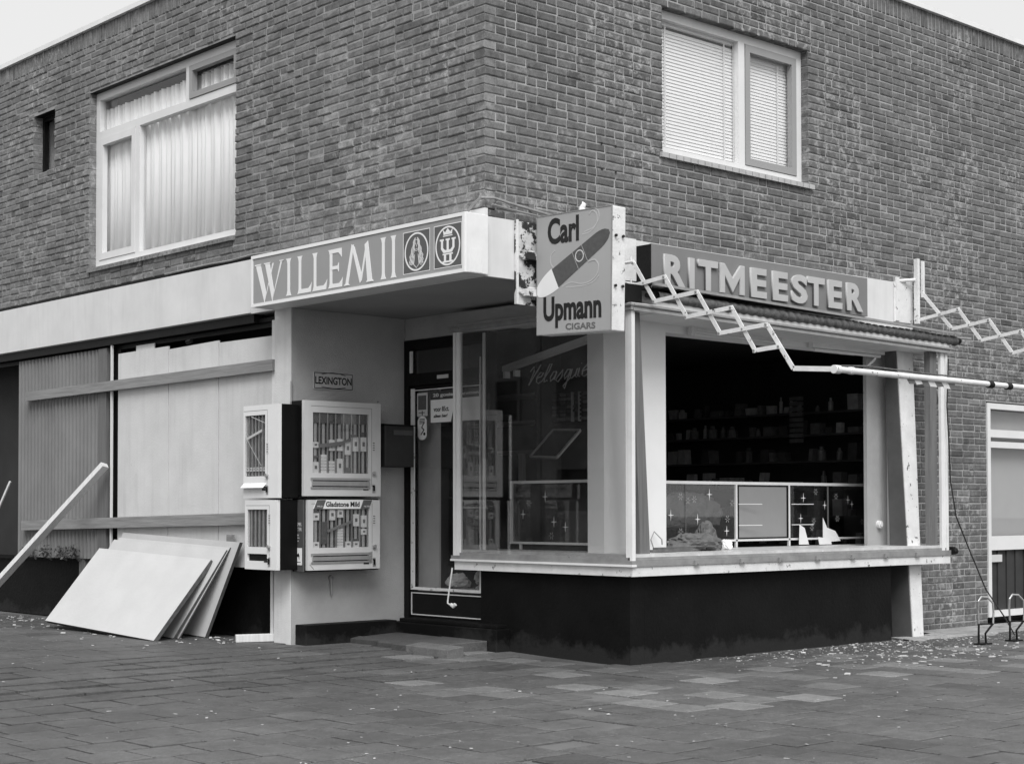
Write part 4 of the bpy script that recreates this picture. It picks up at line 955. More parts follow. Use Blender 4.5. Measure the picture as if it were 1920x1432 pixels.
# small ones on the pier front
t, d, y0 = vending('c', 'upper small white cigarette machine on the front of the pier', .50, .20, .745, (-2.738, -.002, 1.163), 0, (.025, .315, .175, .665), (.01, .335, .08, .12), m_black, m_enamel, cols=6, tube_flap=True, packs=((0, .04, .035, 0), (1, .04, .035, 0), (2, .04, .035, 0), (3, .04, .035, 0), (4, .04, .035, 0), (5, .04, .035, 0)))
q = MB(); q.tube([(.03, y0-.001, .50), (.16, y0-.001, .36), (.26, y0-.001, .26)], .0015, 5); q.tube([(.12, y0-.001, .655), (.31, y0-.001, .60)], .0025, 5); q.beam((.06, y0-.001, .48), (.27, y0-.001, .54), .002, .02); build(q, 'scratch', m_smoke, t, local=True)
t, d, y0 = vending('d', 'lower small white cigarette machine on the front of the pier', .455, .20, .555, (-2.712, -.002, .592), 0, (.035, .32, .18, .48), (.02, .33, .068, .125), m_black, m_enamel, cols=5)
q = MB(); q.tube([(-2.335, -.03, 1.22), (-2.34, -.06, 1.17), (-2.345, -.075, 1.08), (-2.335, -.04, 1.0)], .009, 8); q.tube([(-2.335, -.012, 2.1), (-2.335, -.012, .60)], .008, 8)
tag(build(q, 'machine_cable', m_alu, loc=(-2.335, -.02, .6)), 'pale cable down the pier edge between the cigarette machines', 'cable')
q = MB(); q.tube([(-2.352, .385, .515), (-2.335, .385, .51)], .022, 10); q.tube([(-2.338, .385, .51), (-2.335, .39, .37)], [.012, .009], 8); tag(build(q, 'pipe_stub', m_alu, loc=(-2.34, .385, .37)), 'rusty pipe stub on the wall below the large cigarette machines', 'pipe')
# LEXINGTON plate
T = thing('enamel_plate', 'small plate reading LEXINGTON above the upper large cigarette machine', 'sign', (-2.35, .41, 2.05))
q = MB(); q.box(-2.3515, -2.344, .212, .61, 2.05, 2.193); pt = build(q, 'plate', mat('plate_grey', .44, .4, .1, 5), T)
q = MB(); rect_frame(q, lambda s, z, d: (-2.344+d, s, z), .218, .604, 2.056, 2.187, .006, .0002, .0012)
q.stroke([(.29+.24*i/10, 2.172+.016*math.sin(PI*i/10)) for i in range(11)], .005, (-2.3438, 0, 0), YP, ZP, .0012); q.stroke([(.29+.24*i/10, 2.072-.010*math.sin(PI*i/10)) for i in range(11)], .005, (-2.3438, 0, 0), YP, ZP, .0012)
build(q, 'border', m_ink, T); text('LEXINGTON', 'lettering', m_ink, T, (-2.3438, .228, 2.092), YP, ZP, .366, .062, .0012, bold=.025)
# letter box
T = thing('letter_box', 'dark letter box beside the shop door', 'letter box', (-2.2, .95, 1.42))
q = MB(); q.box(-2.351, -2.16, .80, 1.11, 1.425, 1.768); build(q, 'case', mat('dark_grey_enamel', .028, .5, .2, 6), T, bevel=.006)
q = MB(); q.hexa([(-2.36+.02, .79, 1.772), (-2.15, .79, 1.768), (-2.15, 1.12, 1.768), (-2.34, 1.12, 1.772), (-2.34, .79, 1.79), (-2.15, .79, 1.776), (-2.15, 1.12, 1.776), (-2.34, 1.12, 1.79)]); build(q, 'lid', m_black, T)
q = MB(); q.box(-2.159, -2.153, .89, 1.09, 1.69, 1.73); build(q, 'flap', mat('flap_grey', .07, .4, .2, 6), T)
# stickers and poster on the shop door glass
def sticker(name, label, x0, x1, z0, z1, mt):
    q = MB(); q.box(x0, x1, 1.193, 1.196, z0, z1); return tag(build(q, name, mt, loc=((x0+x1)/2, 1.195, z0)), label, 'sticker')
s = sticker('poster', 'poster on the shop door reading 20 goeie sigaretten voor 85 ct', -2.045, -1.40, 1.79, 2.055, m_poster); s['category'] = 'poster'
WO[s.name] = Vector(s.location)
q = MB(); q.prism([(-2.04, 1.795), (-1.78, 1.795), (-1.745, 1.90), (-1.745, 1.985), (-2.04, 1.985)], (0, 1.1925, 0), XP, ZP, .001); q.prism([(-1.725, 1.795), (-1.40, 1.795), (-1.40, 1.985), (-1.725, 1.985)], (0, 1.1925, 0), XP, ZP, .001); build(q, 'poster_field', m_letter, s)
text('20 goeie sigaretten', 'lettering', m_inkl, s, (-2.01, 1.1922, 2.0), XP, ZP, .58, .038, .001, bold=.025)
text('voor 85ct.', 'lettering', m_ink, s, (-2.0, 1.1912, 1.885), XP, ZP, .20, .042, .001, bold=.02)
text('alleen hier!', 'lettering', m_ink, s, (-2.0, 1.1912, 1.835), XP, ZP, .18, .028, .001, bold=.03, shear=.3)
q = MB()
for i in range(6): q.ring(-1.70+.01*math.sin(i*2), 1.97-.028*i, .018, .016, .016, (0, 1.1914, 0), XP, ZP, .001+i*.0001, 8)
build(q, 'poster_figure', m_ink, s)
s = sticker('sticker', 'upright dark and pale sticker at the top left of the door glass', -2.222, -2.085, 1.855, 2.052, m_enamelg); WO[s.name] = Vector(s.location)
q = MB(); q.box(-2.205, -2.10, 1.1905, 1.1925, 1.91, 2.03); build(q, 'sticker_print', m_packd, s)
q = MB(); q.beam((-2.20, 1.1915, 1.885), (-2.12, 1.1915, 1.885), .001, .006); q.box(-2.155, -2.148, 1.1905, 1.1925, 1.86, 1.90); build(q, 'sticker_line', m_ink, s)
q = MB(); pts = [(-2.155+.06*math.cos(a)*(1 if abs(math.cos(a)) < .9 else 1), 1.755+(.055 if math.sin(a) > 0 else -.055)+.045*math.sin(a)) for a in [2*PI*i/24 for i in range(24)]]
q.prism(pts, (0, 1.195, 0), XP, ZP, .002); s = tag(build(q, 'sticker', m_letter, loc=(-2.155, 1.195, 1.66)), 'oval white sticker on the door glass below the dark one', 'sticker'); WO[s.name] = Vector(s.location)
q = MB()
for i in range(4): q.beam((-2.19, 1.1925, 1.83-.012*i), (-2.12, 1.1925, 1.832-.012*i), .001, .006)
q.stroke([(-2.13, 1.80), (-2.16, 1.76), (-2.13, 1.74), (-2.17, 1.70)], .010, (0, 1.1928, 0), XP, ZP, .001); q.ring(-2.125, 1.705, .014, .014, .014, (0, 1.1928, 0), XP, ZP, .001, 10); build(q, 'sticker_print', m_ink, s)
# awning crank
q = MB(); q.tube([(-1.535, 1.0, .60), (-1.545, .995, .52), (-1.585, .995, .335), (-1.58, .99, .315), (-1.56, .985, .308), (-1.50, .98, .300)], .0065, 8); q.tube([(-1.53, .985, .305), (-1.50, .98, .292), (-1.48, .985, .31)], .016, 8)
tag(build(q, 'awning_crank', m_wornwhite, loc=(-1.55, 1.0, .30)), 'thin white crank handle hanging from the left end of the bay sill', 'crank handle')
# ------------------------------------------------------------------ hoarding, battens, brace
HO = thing('hoarding', 'hoarding of corrugated sheets, pale panels and timber battens closing the left shop window', 'hoarding', (-4.9, .03, .58))
for i, (a, b, z1a, z1b) in enumerate(((-5.23, -4.322, 2.53, 2.535), (-4.312, -3.488, 2.505, 2.52), (-3.476, -2.665, 2.50, 2.495))):
    q = MB(); q.hexa([(a, .03, .588), (b, .03, .588), (b, .045, .588), (a, .045, .588), (a, .03, z1a), (b, .03, z1b), (b, .045, z1b), (a, .045, z1a)])
    pn_ = build(q, 'panel', m_panel, HO)
q = MB(); q.box(-4.93, -4.60, .048, .058, 2.40, 2.585); build(q, 'spacer_board', m_panel, HO)
q = MB(); q.tube([(-4.0, .03, 2.545), (-3.93, .03, 2.55)], .02, 8); build(q, 'clamp', m_dark, HO)
for i, (a, b) in enumerate(((-7.32, -6.44), (-6.50, -5.62))):
    q = MB(); n = 140; yo = .064-.006*i
    for j in range(n+1):
        x = a+(b-a)*j/n; y = yo-.030+.052*(1-abs(math.cos(PI*(x)/.0755)))**1.3
        for z in (.60 if i else .595, 2.60): q.v.append((x, y, z)); q.tone.append(1)
    for j in range(n): q.f.append((j*2, j*2+2, j*2+3, j*2+1))
    o = build(q, 'corrugated_sheet', m_corr, HO, smooth=False); sm = o.modifiers.new('thickness', 'SOLIDIFY'); sm.thickness = .002
q = MB(); q.box(-5.60, -5.44, .02, .07, .40, 2.60); build(q, 'post', m_timberz, HO)
q = MB(); q.box(-6.02, -5.90, .05, .11, -.01, .60); build(q, 'post', m_timberz, HO, label='short timber post left of the leaning boards')
q = MB(); q.beam((-7.055, -.003, 2.222), (-2.60, -.003, 2.248), .038, .092); build(q, 'batten', m_timber, HO)
q = MB(); q.beam((-7.13, -.003, .912), (-2.72, -.003, 1.0), .038, .098); build(q, 'batten', m_timber, HO)
q = MB(); q.beam((-5.32, -.055, 1.49), (-6.86, -.74, -.01), .05, .075, (0, -1, 0)); tag(build(q, 'brace', m_lighttimber, loc=(-6.8, -.7, 0)), 'pale timber brace sloping down to the left from the hoarding post', 'brace')
q = MB(); q.beam((-7.22, -.10, 1.36), (-7.45, -.20, .9), .018, .018); tag(build(q, 'lath', m_lighttimber, loc=(-7.45, -.2, .9)), 'short pale lath standing at the far left edge', 'lath')
# plants in the trough
def plant(x, label):
    t = thing('trough_plant', label, 'plant', (x, .10, .58), 'plants in the window trough')
    q = MB(); s = MB()
    for i in range(60):
        a = RND.uniform(0, 6.28); r = RND.uniform(0, .16); c = Vector((x+r*math.cos(a), .03+.10*RND.random()-.09, .60+RND.uniform(0, .13)*(1-r*3)))
        d1 = Vector((RND.uniform(-1, 1), RND.uniform(-1, 1), RND.uniform(-.3, 1))).normalized()*.026; d2 = d1.cross(Vector((RND.random(), RND.random(), RND.random()))).normalized()*.013
        q.add([c-d1, c+d2, c+d1, c-d2], [(0, 1, 2, 3)])
        if i % 8 == 0: s.tube([(x+RND.uniform(-.02, .02), .05, .57), tuple(c)], .003, 4)
    build(q, 'leaves', m_leaf, t); build(s, 'stems', m_timberz, t)
for i, x in enumerate((-6.95, -6.6, -6.28, -6.02)): plant(x, ('small leafy plant in the trough at the far left', 'small leafy plant under the brace', 'small leafy plant right of the brace', 'small leafy plant next to the short post')[i])
# leaning boards
def leaning(label, bl, br, tr, tl, th, cat='board'):
    bl, br, tr, tl = map(Vector, (bl, br, tr, tl)); n = (br-bl).cross(tl-bl).normalized()*-th      # thickness away from the street
    q = MB(); q.hexa([bl, br, br+n, bl+n, tl, tr, tr+n, tl+n]); o = build(q, 'leaning_board', m_board, loc=tuple((bl+br)/2))
    o.data.materials.append(m_boardedge)
    for f in (0, 1, 3, 5): o.data.polygons[f].material_index = 1
    return tag(o, label, cat, 'boards leaning against the hoarding')
WDIR = Vector((-2.021, .047, .06))/2.0224
def lean2(label, br, tr, L_, th):
    br = Vector(br); tr = Vector(tr); e = WDIR*L_; leaning(label, br+e, br, tr, tr+e, th)
lean2('large white board lying frontmost in the leaning stack', (-3.314, -.684, .005), (-3.306, -.15, .653), 2.0224, .035)
lean2('second white board, showing its dark edge right behind the frontmost one', (-3.42, -.44, .005), (-3.17, -.085, .735), 2.0, .022)
lean2('white board wedged third in the leaning stack', (-3.40, -.40, .003), (-3.15, -.062, .755), 1.96, .012)
lean2('rearmost white board of the leaning stack, nearest the pier', (-3.33, -.19, .005), (-3.03, -.045, .80), 2.05, .030)
q = MB(); q.box(-3.26, -3.18, -.03, .0, .80, .86); tag(build(q, 'wood_block', m_timber, loc=(-3.22, -.01, .8)), 'small dark wood block behind the top of the rearmost leaning board', 'wood block')
# pale post foot + block by the pier
q = MB(); q.box(-2.66, -2.625, .01, .05, 0, .60); tag(build(q, 'upright_lath', m_lighttimber, loc=(-2.64, .03, 0)), 'thin pale lath standing against the pier foot', 'lath')
q = MB(); q.beam((-2.77, -.25, .03), (-2.62, .05, .033), .075, .06); tag(build(q, 'wood_offcut', m_lighttimber, loc=(-2.7, -.1, 0), bevel=.003), 'pale timber offcut lying at the foot of the pier', 'offcut')
# ------------------------------------------------------------------ things in the bay
T = thing('fluorescent_fitting', 'pale fluorescent fitting dropped at a slant behind the left bay glass', 'light fitting', (-1.3, 1.7, 2.3))
q = MB(); q.beam((-1.86, 1.88, 2.275), (-.32, 1.38, 2.385), .07, .045); build(q, 'batten', m_fascia, T)
for x, y, z in ((-1.85, 1.88, 2.225), (-1.70, 1.86, 2.228)):
    q = MB(); q.box(x-.012, x+.012, y-.03, y+.03, z-.03, z+.025); build(q, 'lamp_holder', m_fascia, T)
T = thing('fluorescent_fitting', 'white fluorescent fitting under the bay ceiling, at its right', 'light fitting', (.1, 4.2, 2.45))
q = MB(); q.box(.05, .10, 3.60, 4.64, 2.43, 2.485); build(q, 'batten', m_white, T)
q = MB(); q.tube([(.075, 3.64, 2.415), (.075, 4.60, 2.415)], .013, 10); build(q, 'tube_lamp', m_letter, T)
T = thing('fluorescent_fitting', 'thin bare lamp strip under the bay ceiling, at its left', 'light fitting', (.1, 2.5, 2.45))
q = MB(); q.tube([(.075, 2.12, 2.455), (.075, 3.15, 2.44)], .009, 8); build(q, 'tube_lamp', m_fascia, T)
for y in (2.08, 3.17):
    q = MB(); q.box(.055, .095, y-.02, y+.02, 2.42, 2.50); build(q, 'lamp_holder', m_fascia, T)
# low display cabinets behind the bay
def stars(par, fr, lst):
    for (s, z, r) in lst:
        q = MB(); p = []
        for k in range(8):
            a = PI/4*k; rr = r*(1.25 if k in (2, 6) else 1) if k % 2 == 0 else r*.16; p.append((s+rr*math.cos(a), z+rr*math.sin(a)))
        q.prism(p, *fr, .001); build(q, 'star_decal', m_letter, par)
def flakes(par, fr, lst):
    for (s, z) in lst:
        q = MB()
        for k in range(6):
            a = PI/3*k; q.stroke([(s+.010*math.cos(a), z+.010*math.sin(a)), (s+.03*math.cos(a), z+.03*math.sin(a))], .003, *fr, .0008)
        build(q, 'flake_decal', m_smoke, par)
T = thing('display_cabinet', 'low glass fronted display cabinet with star decals behind the right opening', 'cabinet', (-.43, 3.7, .75))
q = MB(); q.box(-.435, -.415, 1.9, 5.09, 1.275, 1.30); q.box(-.435, -.415, 2.35, 5.09, .795, .812)
for y in (3.20, 3.92, 5.07): q.box(-.435, -.415, y, y+.02, .746, 1.275)
build(q, 'frame', m_white, T)
fr = ((-.409, 0, 0), YP, ZP)
q = MB(); q.box(-.425, -.42, 1.9, 3.19, .815, 1.27); build(q, 'pane', m_shopglass, T)
q = MB(); q.box(-.425, -.42, 3.96, 5.06, .815, 1.27); build(q, 'pane', m_shopglass, T)
q = MB(); q.box(-.419, -.4165, 2.56, 2.566, .815, 1.27); q.box(-.419, -.4165, 4.48, 4.50, .815, 1.27); build(q, 'glass_joint', m_inkg, T)
q = MB(); q.box(-.44, -.425, 3.245, 3.90, .825, 1.262); build(q, 'grey_door', m_hatch, T)
q = MB(); q.box(-.4245, -.418, 3.225, 3.915, .8135, .824); q.box(-.4245, -.418, 3.225, 3.915, 1.2635, 1.273); q.box(-.4245, -.418, 3.2215, 3.244, .8245, 1.263); q.box(-.4245, -.418, 3.901, 3.918, .8245, 1.263); build(q, 'door_surround', m_dark, T)
q = MB()
for y in (3.22, 3.94):
    for z in (.93, 1.11): q.tube([(-.40, y, z), (-.36, y+.26, z)], .0035, 6)
build(q, 'hinge_pin', m_letter, T)
stars(T, fr, [(2.85, 1.19, .040), (2.37, 1.02, .038), (2.70, .985, .038), (2.81, .87, .036), (3.07, .885, .036), (4.12, 1.165, .036), (4.43, 1.10, .034), (4.08, .985, .036), (4.78, 1.15, .034), (4.84, 1.11, .028), (2.2, 1.14, .02)])
flakes(T, fr, [(2.49, 1.17), (2.58, 1.14), (2.66, 1.15), (3.14, 1.12), (3.08, .985), (2.49, .885), (4.6, 1.18), (4.3, 1.22), (4.27, .96), (4.24, .90), (4.62, .98), (5.0, .95)])
T = thing('display_cabinet', 'low glass fronted display cabinet with star decals behind the left bay glass', 'cabinet', (-.8, 1.48, .75))
q = MB(); q.box(-1.35, -.15, 1.463, 1.483, 1.278, 1.30); q.box(-1.35, -.15, 1.463, 1.483, .79, .808); q.box(-1.35, -1.33, 1.463, 1.483, .808, 1.278); q.box(-1.24, -1.225, 1.463, 1.483, .746, .79); build(q, 'frame', m_white, T)
q = MB(); q.box(-1.328, -.15, 1.472, 1.476, .81, 1.276); build(q, 'pane', m_shopglass, T)
q = MB(); q.box(-1.325, -.15, 1.60, 1.70, .75, 1.28); q.box(-1.35, -.44, 1.484, 1.60, 1.283, 1.295); build(q, 'inner_box', m_void, T)
fr = ((0, 1.459, 0), XP, ZP)
stars(T, fr, [(-.93, 1.17, .036), (-1.19, 1.03, .034), (-.83, .97, .036), (-.70, .93, .034)]); flakes(T, fr, [(-1.12, 1.12), (-.86, .86)])
# neon name
q = MB()
Ltr = {'V': [[(0, .72), (.12, .95), (.18, .7), (.1, .02), (.42, 1)]], 'e': [[(0, .3), (.22, .38), (.26, .55), (.14, .6), (.02, .4), (.04, .12), (.16, .03), (.3, .14)]], 'l': [[(0, .14), (.2, .6), (.24, .95), (.14, .95), (.06, .4), (.1, .05), (.22, .12)]],
       'a': [[(.24, .5), (.1, .52), (.02, .25), (.08, .04), (.2, .2), (.25, .5), (.22, .1), (.32, .08)]], 's': [[(0, .12), (.2, .55), (.24, .2), (.12, -.05), (.02, .05)]], 'q': [[(.24, .5), (.1, .52), (.02, .25), (.08, .06), (.2, .2), (.25, .5), (.2, -.45), (.1, -.3), (.34, .1)]],
       'u': [[(0, .5), (0, .12), (.08, .03), (.2, .2), (.22, .5), (.22, .1), (.3, .06)]], 'i': [[(0, .5), (.02, .1), (.12, .06)], [(.04, .7), (.045, .73)]], 'z': [[(0, .48), (.2, .5), (.02, .06), (.22, .06)]]}
xo = 0
for ch in 'Velasquiez':
    for stt in Ltr[ch]:
        pts = [(xo+a+.25*b, b) for a, b in stt]; q.tube([(-1.32+a*.262, 1.62, 2.085+b*.155+.05*a*.262) for a, b in pts], .0048, 6)
    xo += {'V': .38, 'i': .16}.get(ch, .31)
tag(build(q, 'neon_script', mat('unlit_neon_tube', .42, .4), loc=(-1.0, 1.62, 2.08)), 'unlit script lettering Velasquiez behind the left bay glass', 'neon sign')
# interior shelving
def shelfunit(x0, x1, y, zs, label, loc):
    t = thing('shop_shelves', label, 'shelves', loc)
    for z in zs:
        q = MB(); q.box(x0, x1, y, y+.28, z, z+.02); build(q, 'shelf', m_ceil, t)
    q = MB(); q.box(x0-.02, x0, y, y+.3, .05, 2.3); q.box(x1, x1+.02, y, y+.3, .05, 2.3); build(q, 'upright', m_void, t)
    return t
shelfunit(-3.7, -.6, 5.4, (.7, .98, 1.25, 1.52, 1.78, 2.0), 'dark shelves of goods on the back wall of the shop', (-2, 5.5, .05))
items = []; ordn = ['first', 'second', 'third', 'fourth', 'fifth', 'sixth', 'seventh', 'eighth', 'ninth', 'tenth', 'eleventh', 'twelfth', 'thirteenth', 'fourteenth', 'fifteenth', 'sixteenth', 'seventeenth', 'eighteenth', 'nineteenth', 'twentieth']; seen = {}; ordn += ['%s from the twentieth' % k for k in ordn]
m_goods = [mat('goods_%s' % n, c, .4, .3, 20) for n, c in (('pale', .26), ('grey', .10), ('dim', .05))]
for z in (.72, 1.0, 1.27, 1.54, 1.80, 2.02):
    x = -3.5
    while x < -.75:
        wd_ = RND.uniform(.03, .13); h = RND.uniform(.05, .17); dpt = RND.uniform(.05, .12)
        if RND.random() < .85: items.append((x, z+.001, wd_, h, dpt, RND.choices((0, 1, 2), (.35, .35, .3))[0], RND.random()))
        x += wd_+RND.uniform(.01, .11)
for (x, z, a, h, dpt, k, rr) in items:
    q = MB()
    if rr < .25: q.tube([(x, 5.46, z), (x, 5.46, z+h*.7), (x, 5.46, z+h*.78), (x, 5.46, z+h)], [a*.4, a*.4, a*.2, a*.2], 8); nm = 'jar'; lb = 'small jar on the dim shelves at the back of the shop'
    else:
        tl = RND.uniform(-.02, .02); q.hexa([(x, 5.42, z), (x+a, 5.42, z), (x+a, 5.42+dpt, z), (x, 5.42+dpt, z), (x+tl, 5.42, z+h), (x+a+tl, 5.42, z+h), (x+a+tl, 5.42+dpt, z+h), (x+tl, 5.42+dpt, z+h)]); nm = 'goods_box'; lb = 'small box on the dim shelves at the back of the shop'
    row = {.72: 'lowest', 1.0: 'second lowest', 1.27: 'third lowest', 1.54: 'third highest', 1.80: 'second highest', 2.02: 'highest'}[round(z-.001, 2)]; seen[row] = seen.get(row, -1)+1
    lb = '%s %s, %s thing from the left on the %s back shelf' % (('pale', 'grey', 'dark grey')[k], 'jar' if nm == 'jar' else 'box', ordn[seen[row]], row)
    tag(build(q, nm, m_goods[k], loc=(x, 5.45, z)), lb, 'jar' if nm == 'jar' else 'box', 'jars on the back shelves' if nm == 'jar' else 'boxes on the back shelves')
t = thing('price_list', 'ladder of small cards hanging in the dark shop', 'card ladder', (-1.44, 5.37, 1.72))
for i in range(9):
    q = MB(); z = 1.72+i*.052; q.box(-1.52, -1.36, 5.36, 5.38, z, z+.036); build(q, 'card', m_goods[1], t)
# left part of the shop: shelf edges, rack, picture frame
T = thing('wall_shelves', 'shelves with pale edges deep in the shop behind the left bay glass', 'shelves', (-3.05, 3, 1.3))
for z, x1 in ((2.14, -2.665), (1.88, -2.665), (1.60, -2.665)):
    q = MB(); q.box(-3.75, x1, 3.0, 3.25, z, z+.03); build(q, 'shelf', mat('shelf_edge_grey', .30, .6), T)
q = MB(); q.box(-2.93, -2.88, 3.01, 3.06, 1.31, 1.599); build(q, 'upright', m_fascia, T)
q = MB(); q.box(-2.665, -2.64, 2.98, 3.3, .2, 2.55); q.box(-3.8, -2.65, 3.27, 3.3, .2, 2.55); build(q, 'back_board', m_void, T)
T = thing('pack_rack', 'wall rack of upright packs behind the left bay glass', 'rack', (-2.15, 2.9, 1.9))
q = MB(); q.box(-2.40, -1.7, 2.96, 3.0, 1.86, 2.16); build(q, 'back_board', m_void, T)
for i in range(5):
    for j in range(7):
        q = MB(); x = -2.38+i*.10; z = 1.885+j*.037; q.box(x, x+.06+.02*RND.random(), 2.93, 2.955, z, z+.026); build(q, 'pack', m_goods[RND.choice((0, 1, 1, 2))], T)
q = MB()
for x in (-2.12, -2.03): q.box(x, x+.012, 2.92, 2.95, 1.87, 2.14)
build(q, 'rail', m_fascia, T)
T = thing('picture_frame', 'tilted picture frame with pale edges behind the left bay glass', 'picture frame', (-2.2, 2.9, 1.55))
q = MB(); A, Bq, C, D_ = (-2.33, 2.9, 1.80), (-1.98, 2.9, 1.785), (-2.08, 2.7, 1.535), (-2.43, 2.7, 1.55)
for a, b in ((A, Bq), (Bq, C), (C, D_), (D_, A)): q.beam(a, b, .02, .022, (0, -1, .4))
build(q, 'frame', m_fascia, T)
q = MB(); q.add([A, Bq, C, D_], [(0, 1, 2, 3)]); build(q, 'picture', m_void, T)
# things in the door: string of cards hanging, papers heaped
t = thing('card_string', 'string of pale cards hanging behind the door side of the bay', 'card string', (-1.74, 1.62, .7))
for i in range(9):
    z = 1.98-.15*i; q = MB(); q.box(-1.78, -1.70, 1.62, 1.624, z-.12, z); cdd = build(q, 'card', m_goods[1], t)
    q = MB(); q.box(-1.77, -1.71, 1.617, 1.6195, z-.10, z-.03); build(q, 'card_print', m_goods[0], cdd)
q = MB(); q.box(-1.741, -1.739, 1.625, 1.627, .6, 2.5); build(q, 'string', m_inkl, t)
def crumple(c, r, label, mt, name, cat, n=5, seed=1, loc=None, sz=.6, grp=None):
    from mathutils import noise
    b = bmesh.new(); bmesh.ops.create_icosphere(b, subdivisions=4, radius=1); rr = random.Random(seed)
    off = Vector((rr.uniform(0, 50), rr.uniform(0, 50), rr.uniform(0, 50)))
    for v in b.verts:
        n_ = v.co.copy(); f = 1+.34*noise.noise(n_*1.3+off)+.22*(1-2*abs(noise.noise(n_*2.6+off)))-.1+.10*(1-2*abs(noise.noise(n_*6+off)))
        v.co = Vector((n_.x*r[0], n_.y*r[1], max(n_.z, -.45)*r[2]))*f
    me = bpy.data.meshes.new(name); b.to_mesh(me); b.free(); me.materials.append(mt); o = bpy.data.objects.new(name, me); col.objects.link(o); o.location = c; o.rotation_euler = (0, 0, rr.uniform(-.3, .3)); WO[o.name] = Vector(c)
    return tag(o, label, cat, grp)
for i, (x, y, z, r) in enumerate(((-2.12, 1.42, .24, .11), (-1.95, 1.46, .30, .13), (-1.78, 1.44, .28, .12), (-1.62, 1.42, .33, .13), (-1.90, 1.38, .46, .09), (-1.55, 1.4, .5, .10))):
    crumple((x, y, z), (r, r, r*.8), ('crumpled paper at the left of the heap behind the door', 'large crumpled paper in the middle of the heap behind the door', 'crumpled paper right of the middle in the door heap', 'crumpled paper at the right foot of the door heap', 'small crumpled paper on top of the door heap', 'pale crumpled sheet at the upper right of the door heap')[i], m_paper, 'crumpled_paper', 'waste paper', seed=i, grp='waste paper heaped behind the shop door')
# on the shelf
crumple((.05, 2.16, .79), (.12, .24, .085), 'limp grey cloth bag lying on the bay shelf before the column', m_cloth, 'cloth_bag', 'bag', seed=21)
crumple((.02, 2.30, .83), (.07, .12, .11), 'grey folded wad on the cloth bag', m_cloth, 'folded_cloth', 'cloth', seed=22)
crumple((.05, 2.52, .775), (.035, .04, .05), 'small white ball of paper beside the cloth bag', m_letter, 'paper_ball', 'paper', seed=23)
q = MB(); q.beam((.22, 1.50, .765), (.12, 2.02, .765), .05, .035); q.beam((.25, 1.42, .758), (.2, 1.75, .758), .03, .02); tag(build(q, 'tool_handle', m_cloth, loc=(.18, 1.7, .745)), 'dark tool handle lying on the shelf beside the timber prop', 'tool')
q = MB(); q.tube([(.10, 1.62, .75), (.08, 1.60, .84), (.06, 1.66, .90), (.10, 1.70, .84), (.05, 1.76, .80)], .005, 6); tag(build(q, 'wire_loop', m_alu, loc=(.1, 1.62, .75)), 'thin wire loop standing on the shelf by the column', 'wire')
crumple((-.52, 2.75, 1.02), (.08, .38, .18), 'large transparent plastic wrapping inside the right display cabinet', m_cloth, 'plastic_wrapping', 'wrapping', seed=31)
for i, (pts, y) in enumerate((([(4.02, .755), (4.16, .755), (4.10, .90), (4.03, .93)], 0), ([(4.34, .77), (4.60, .78), (4.52, .87), (4.40, .90), (4.34, .99)], 0), ([(4.26, .752), (4.44, .752), (4.42, .80), (4.24, .82)], 0))):
    q = MB(); q.prism(pts, (-.385+.02*i, 0, 0), YP, ZP, .004); tag(build(q, 'folded_card', m_letter, loc=(-.37, pts[0][0], .75)), ('leftmost folded white card at the foot of the right cabinet', 'tall pointed white card at the foot of the right cabinet', 'low white card between the other two at the cabinet foot')[i], 'card')
# loose wire on the right
q = MB(); q.tube([(.45, 5.10, 2.40), (.45, 5.07, 1.98), (.45, 5.10, 1.6), (.45, 5.115, 1.32), (.47, 5.17, 1.0), (.52, 5.30, .70), (.62, 5.40, .35), (.8, 5.42, .10), (.9, 5.40, -.04)], .006, 6)
tag(build(q, 'loose_cable', m_ink, loc=(.45, 5.1, -.04)), 'thin black cable hanging from the right end of the bay to the ground', 'cable')
# bicycle racks
def rack(x, y, label):
    t = thing('bicycle_stand', label, 'bicycle stand', (x, y, gz(x)), 'bicycle stands by the brick wall')
    z = gz(x); q = MB()
    q.tube([(x-.03, y-.01, z+.17), (x-.03, y-.02, z+.28), (x-.02, y-.03, z+.36), (x-.01, y, z+.395), (x+.01, y+.06, z+.39), (x+.03, y+.11, z+.34), (x+.03, y+.12, z+.26), (x+.03, y+.11, z+.17)], .0085, 8); build(q, 'hoop', m_steel, t)
    q = MB(); q.tube([(x-.03, y-.01, z+.17), (x-.02, y-.03, z+.10), (x-.02, y-.03, z)], .009, 8); q.tube([(x+.03, y+.11, z+.17), (x-.0, y+.04, z+.09), (x, y+.05, z)], .009, 8); q.tube([(x-.03, y-.01, z+.17), (x+.03, y+.11, z+.165)], .006, 6); build(q, 'leg', m_dark, t)
    q = MB(); q.box(x-.05, x+.04, y-.06, y+.08, z-.005, z+.012); build(q, 'foot_plate', m_dark, t)
rack(1.12, 4.52, 'low steel bicycle stand nearer the shop, with the black cable beside it'); rack(1.12, 5.01, 'low steel bicycle stand at the right edge before the boarded entrance')
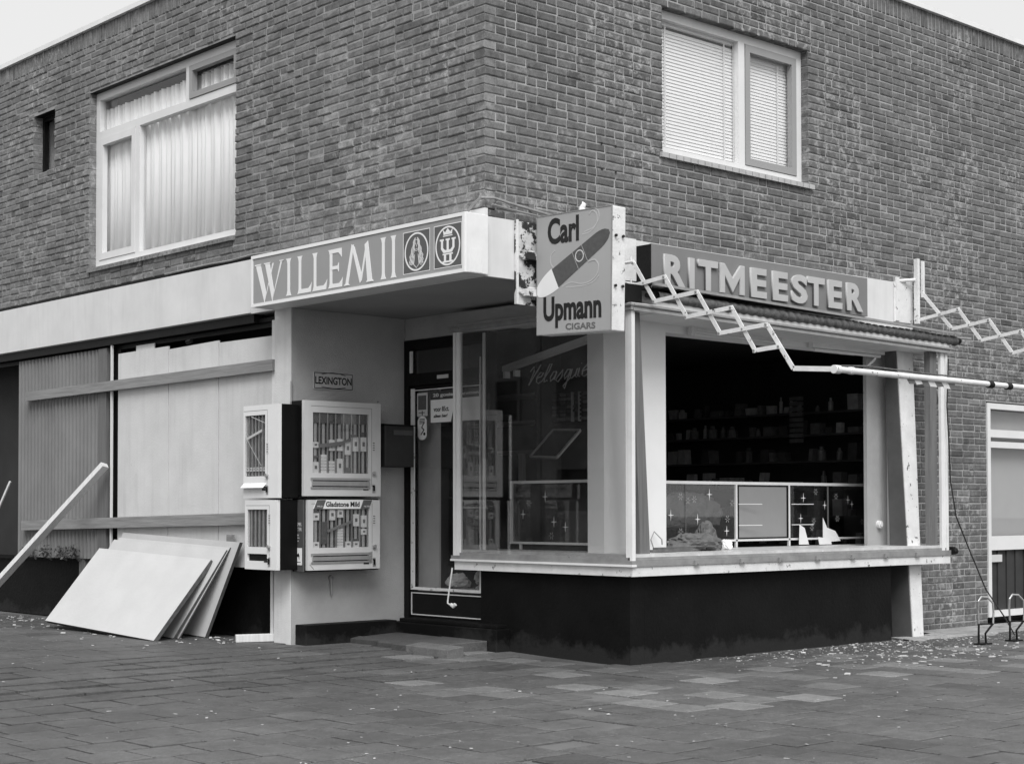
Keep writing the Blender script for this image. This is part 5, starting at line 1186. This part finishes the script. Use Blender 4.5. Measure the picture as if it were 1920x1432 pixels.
# ------------------------------------------------------------------ debris
q = MB()
def chip(x, y, s):
    z = gz(x)+.002; a = RND.uniform(0, 6.28); w1 = s*RND.uniform(.5, 1.6); w2 = s*RND.uniform(.2, .7); h = s*RND.uniform(.1, .4); ca, sa = math.cos(a), math.sin(a); tl = RND.uniform(0, h)
    P = [(-w1, -w2), (w1, -w2*RND.uniform(.3, 1)), (w1*RND.uniform(.4, 1), w2), (-w1*RND.uniform(.3, 1), w2)]
    P = [(x+p*ca-r*sa, y+p*sa+r*ca) for p, r in P]; q.hexa([(p[0], p[1], z) for p in P]+[(p[0], p[1], z+h+(tl if i > 1 else 0)) for i, p in enumerate(P)])
for i in range(2600):
    y = RND.uniform(1.6, 6.9); x = .38+abs(RND.gauss(0, .35))*(.3+.7*min(1, (y-1.6)/2)) if y < 4.3 else (.05 if y > 5.2 else .36)+abs(RND.gauss(0, .55))
    if RND.random() < (y-1.2)/4: chip(x, y, RND.choice((.002, .003, .004, .005, .006, .012)))
for i in range(260): chip(RND.gauss(1.35, .35), RND.gauss(3.4, .8), RND.choice((.004, .006, .010, .022)))
for i in range(150): chip(RND.uniform(-6.5, 3.5), RND.uniform(-4.5, -.2), RND.choice((.003, .004, .006, .011)))
for i in range(220): chip(RND.uniform(-7, -2.7), -.05-abs(RND.gauss(0, .35))*1.2, RND.choice((.006, .010, .018)))
for i in range(70): chip(RND.uniform(.5, 4.0), RND.uniform(-3, 3), RND.choice((.006, .010)))
build(q, 'rubble_chips', m_rubble, kind='stuff')
o = bpy.data.objects['rubble_chips']; o['label'] = 'pale chips of paint, glass and mortar strewn over the pavement'
# sandy strip along the right wall
q = MB(); n = 60
for i in range(n+1):
    y = 4.4+i*(9-4.4)/n
    for k, x in enumerate((.02 if y > 5.15 else .30, .30, .50, .62+.06*math.sin(y*5)+.03*math.sin(y*13))):
        q.v.append((max(x, .02), y, gz(x)+(.012, .016+.004*math.sin(y*9), .007+.004*math.sin(y*7+1), -.004)[k])); q.tone.append(1)
for i in range(n):
    for k in range(3): q.f.append((i*4+k, i*4+k+1, i*4+k+5, i*4+k+4))
sd_ = build(q, 'sand_strip', mat('pale_rubbly_sand', .30, .95, .4, 7, 1, 50, .1, spots=(.10, .60, 12)), kind='stuff'); sd_['label'] = 'pale sandy strip along the foot of the brick wall'
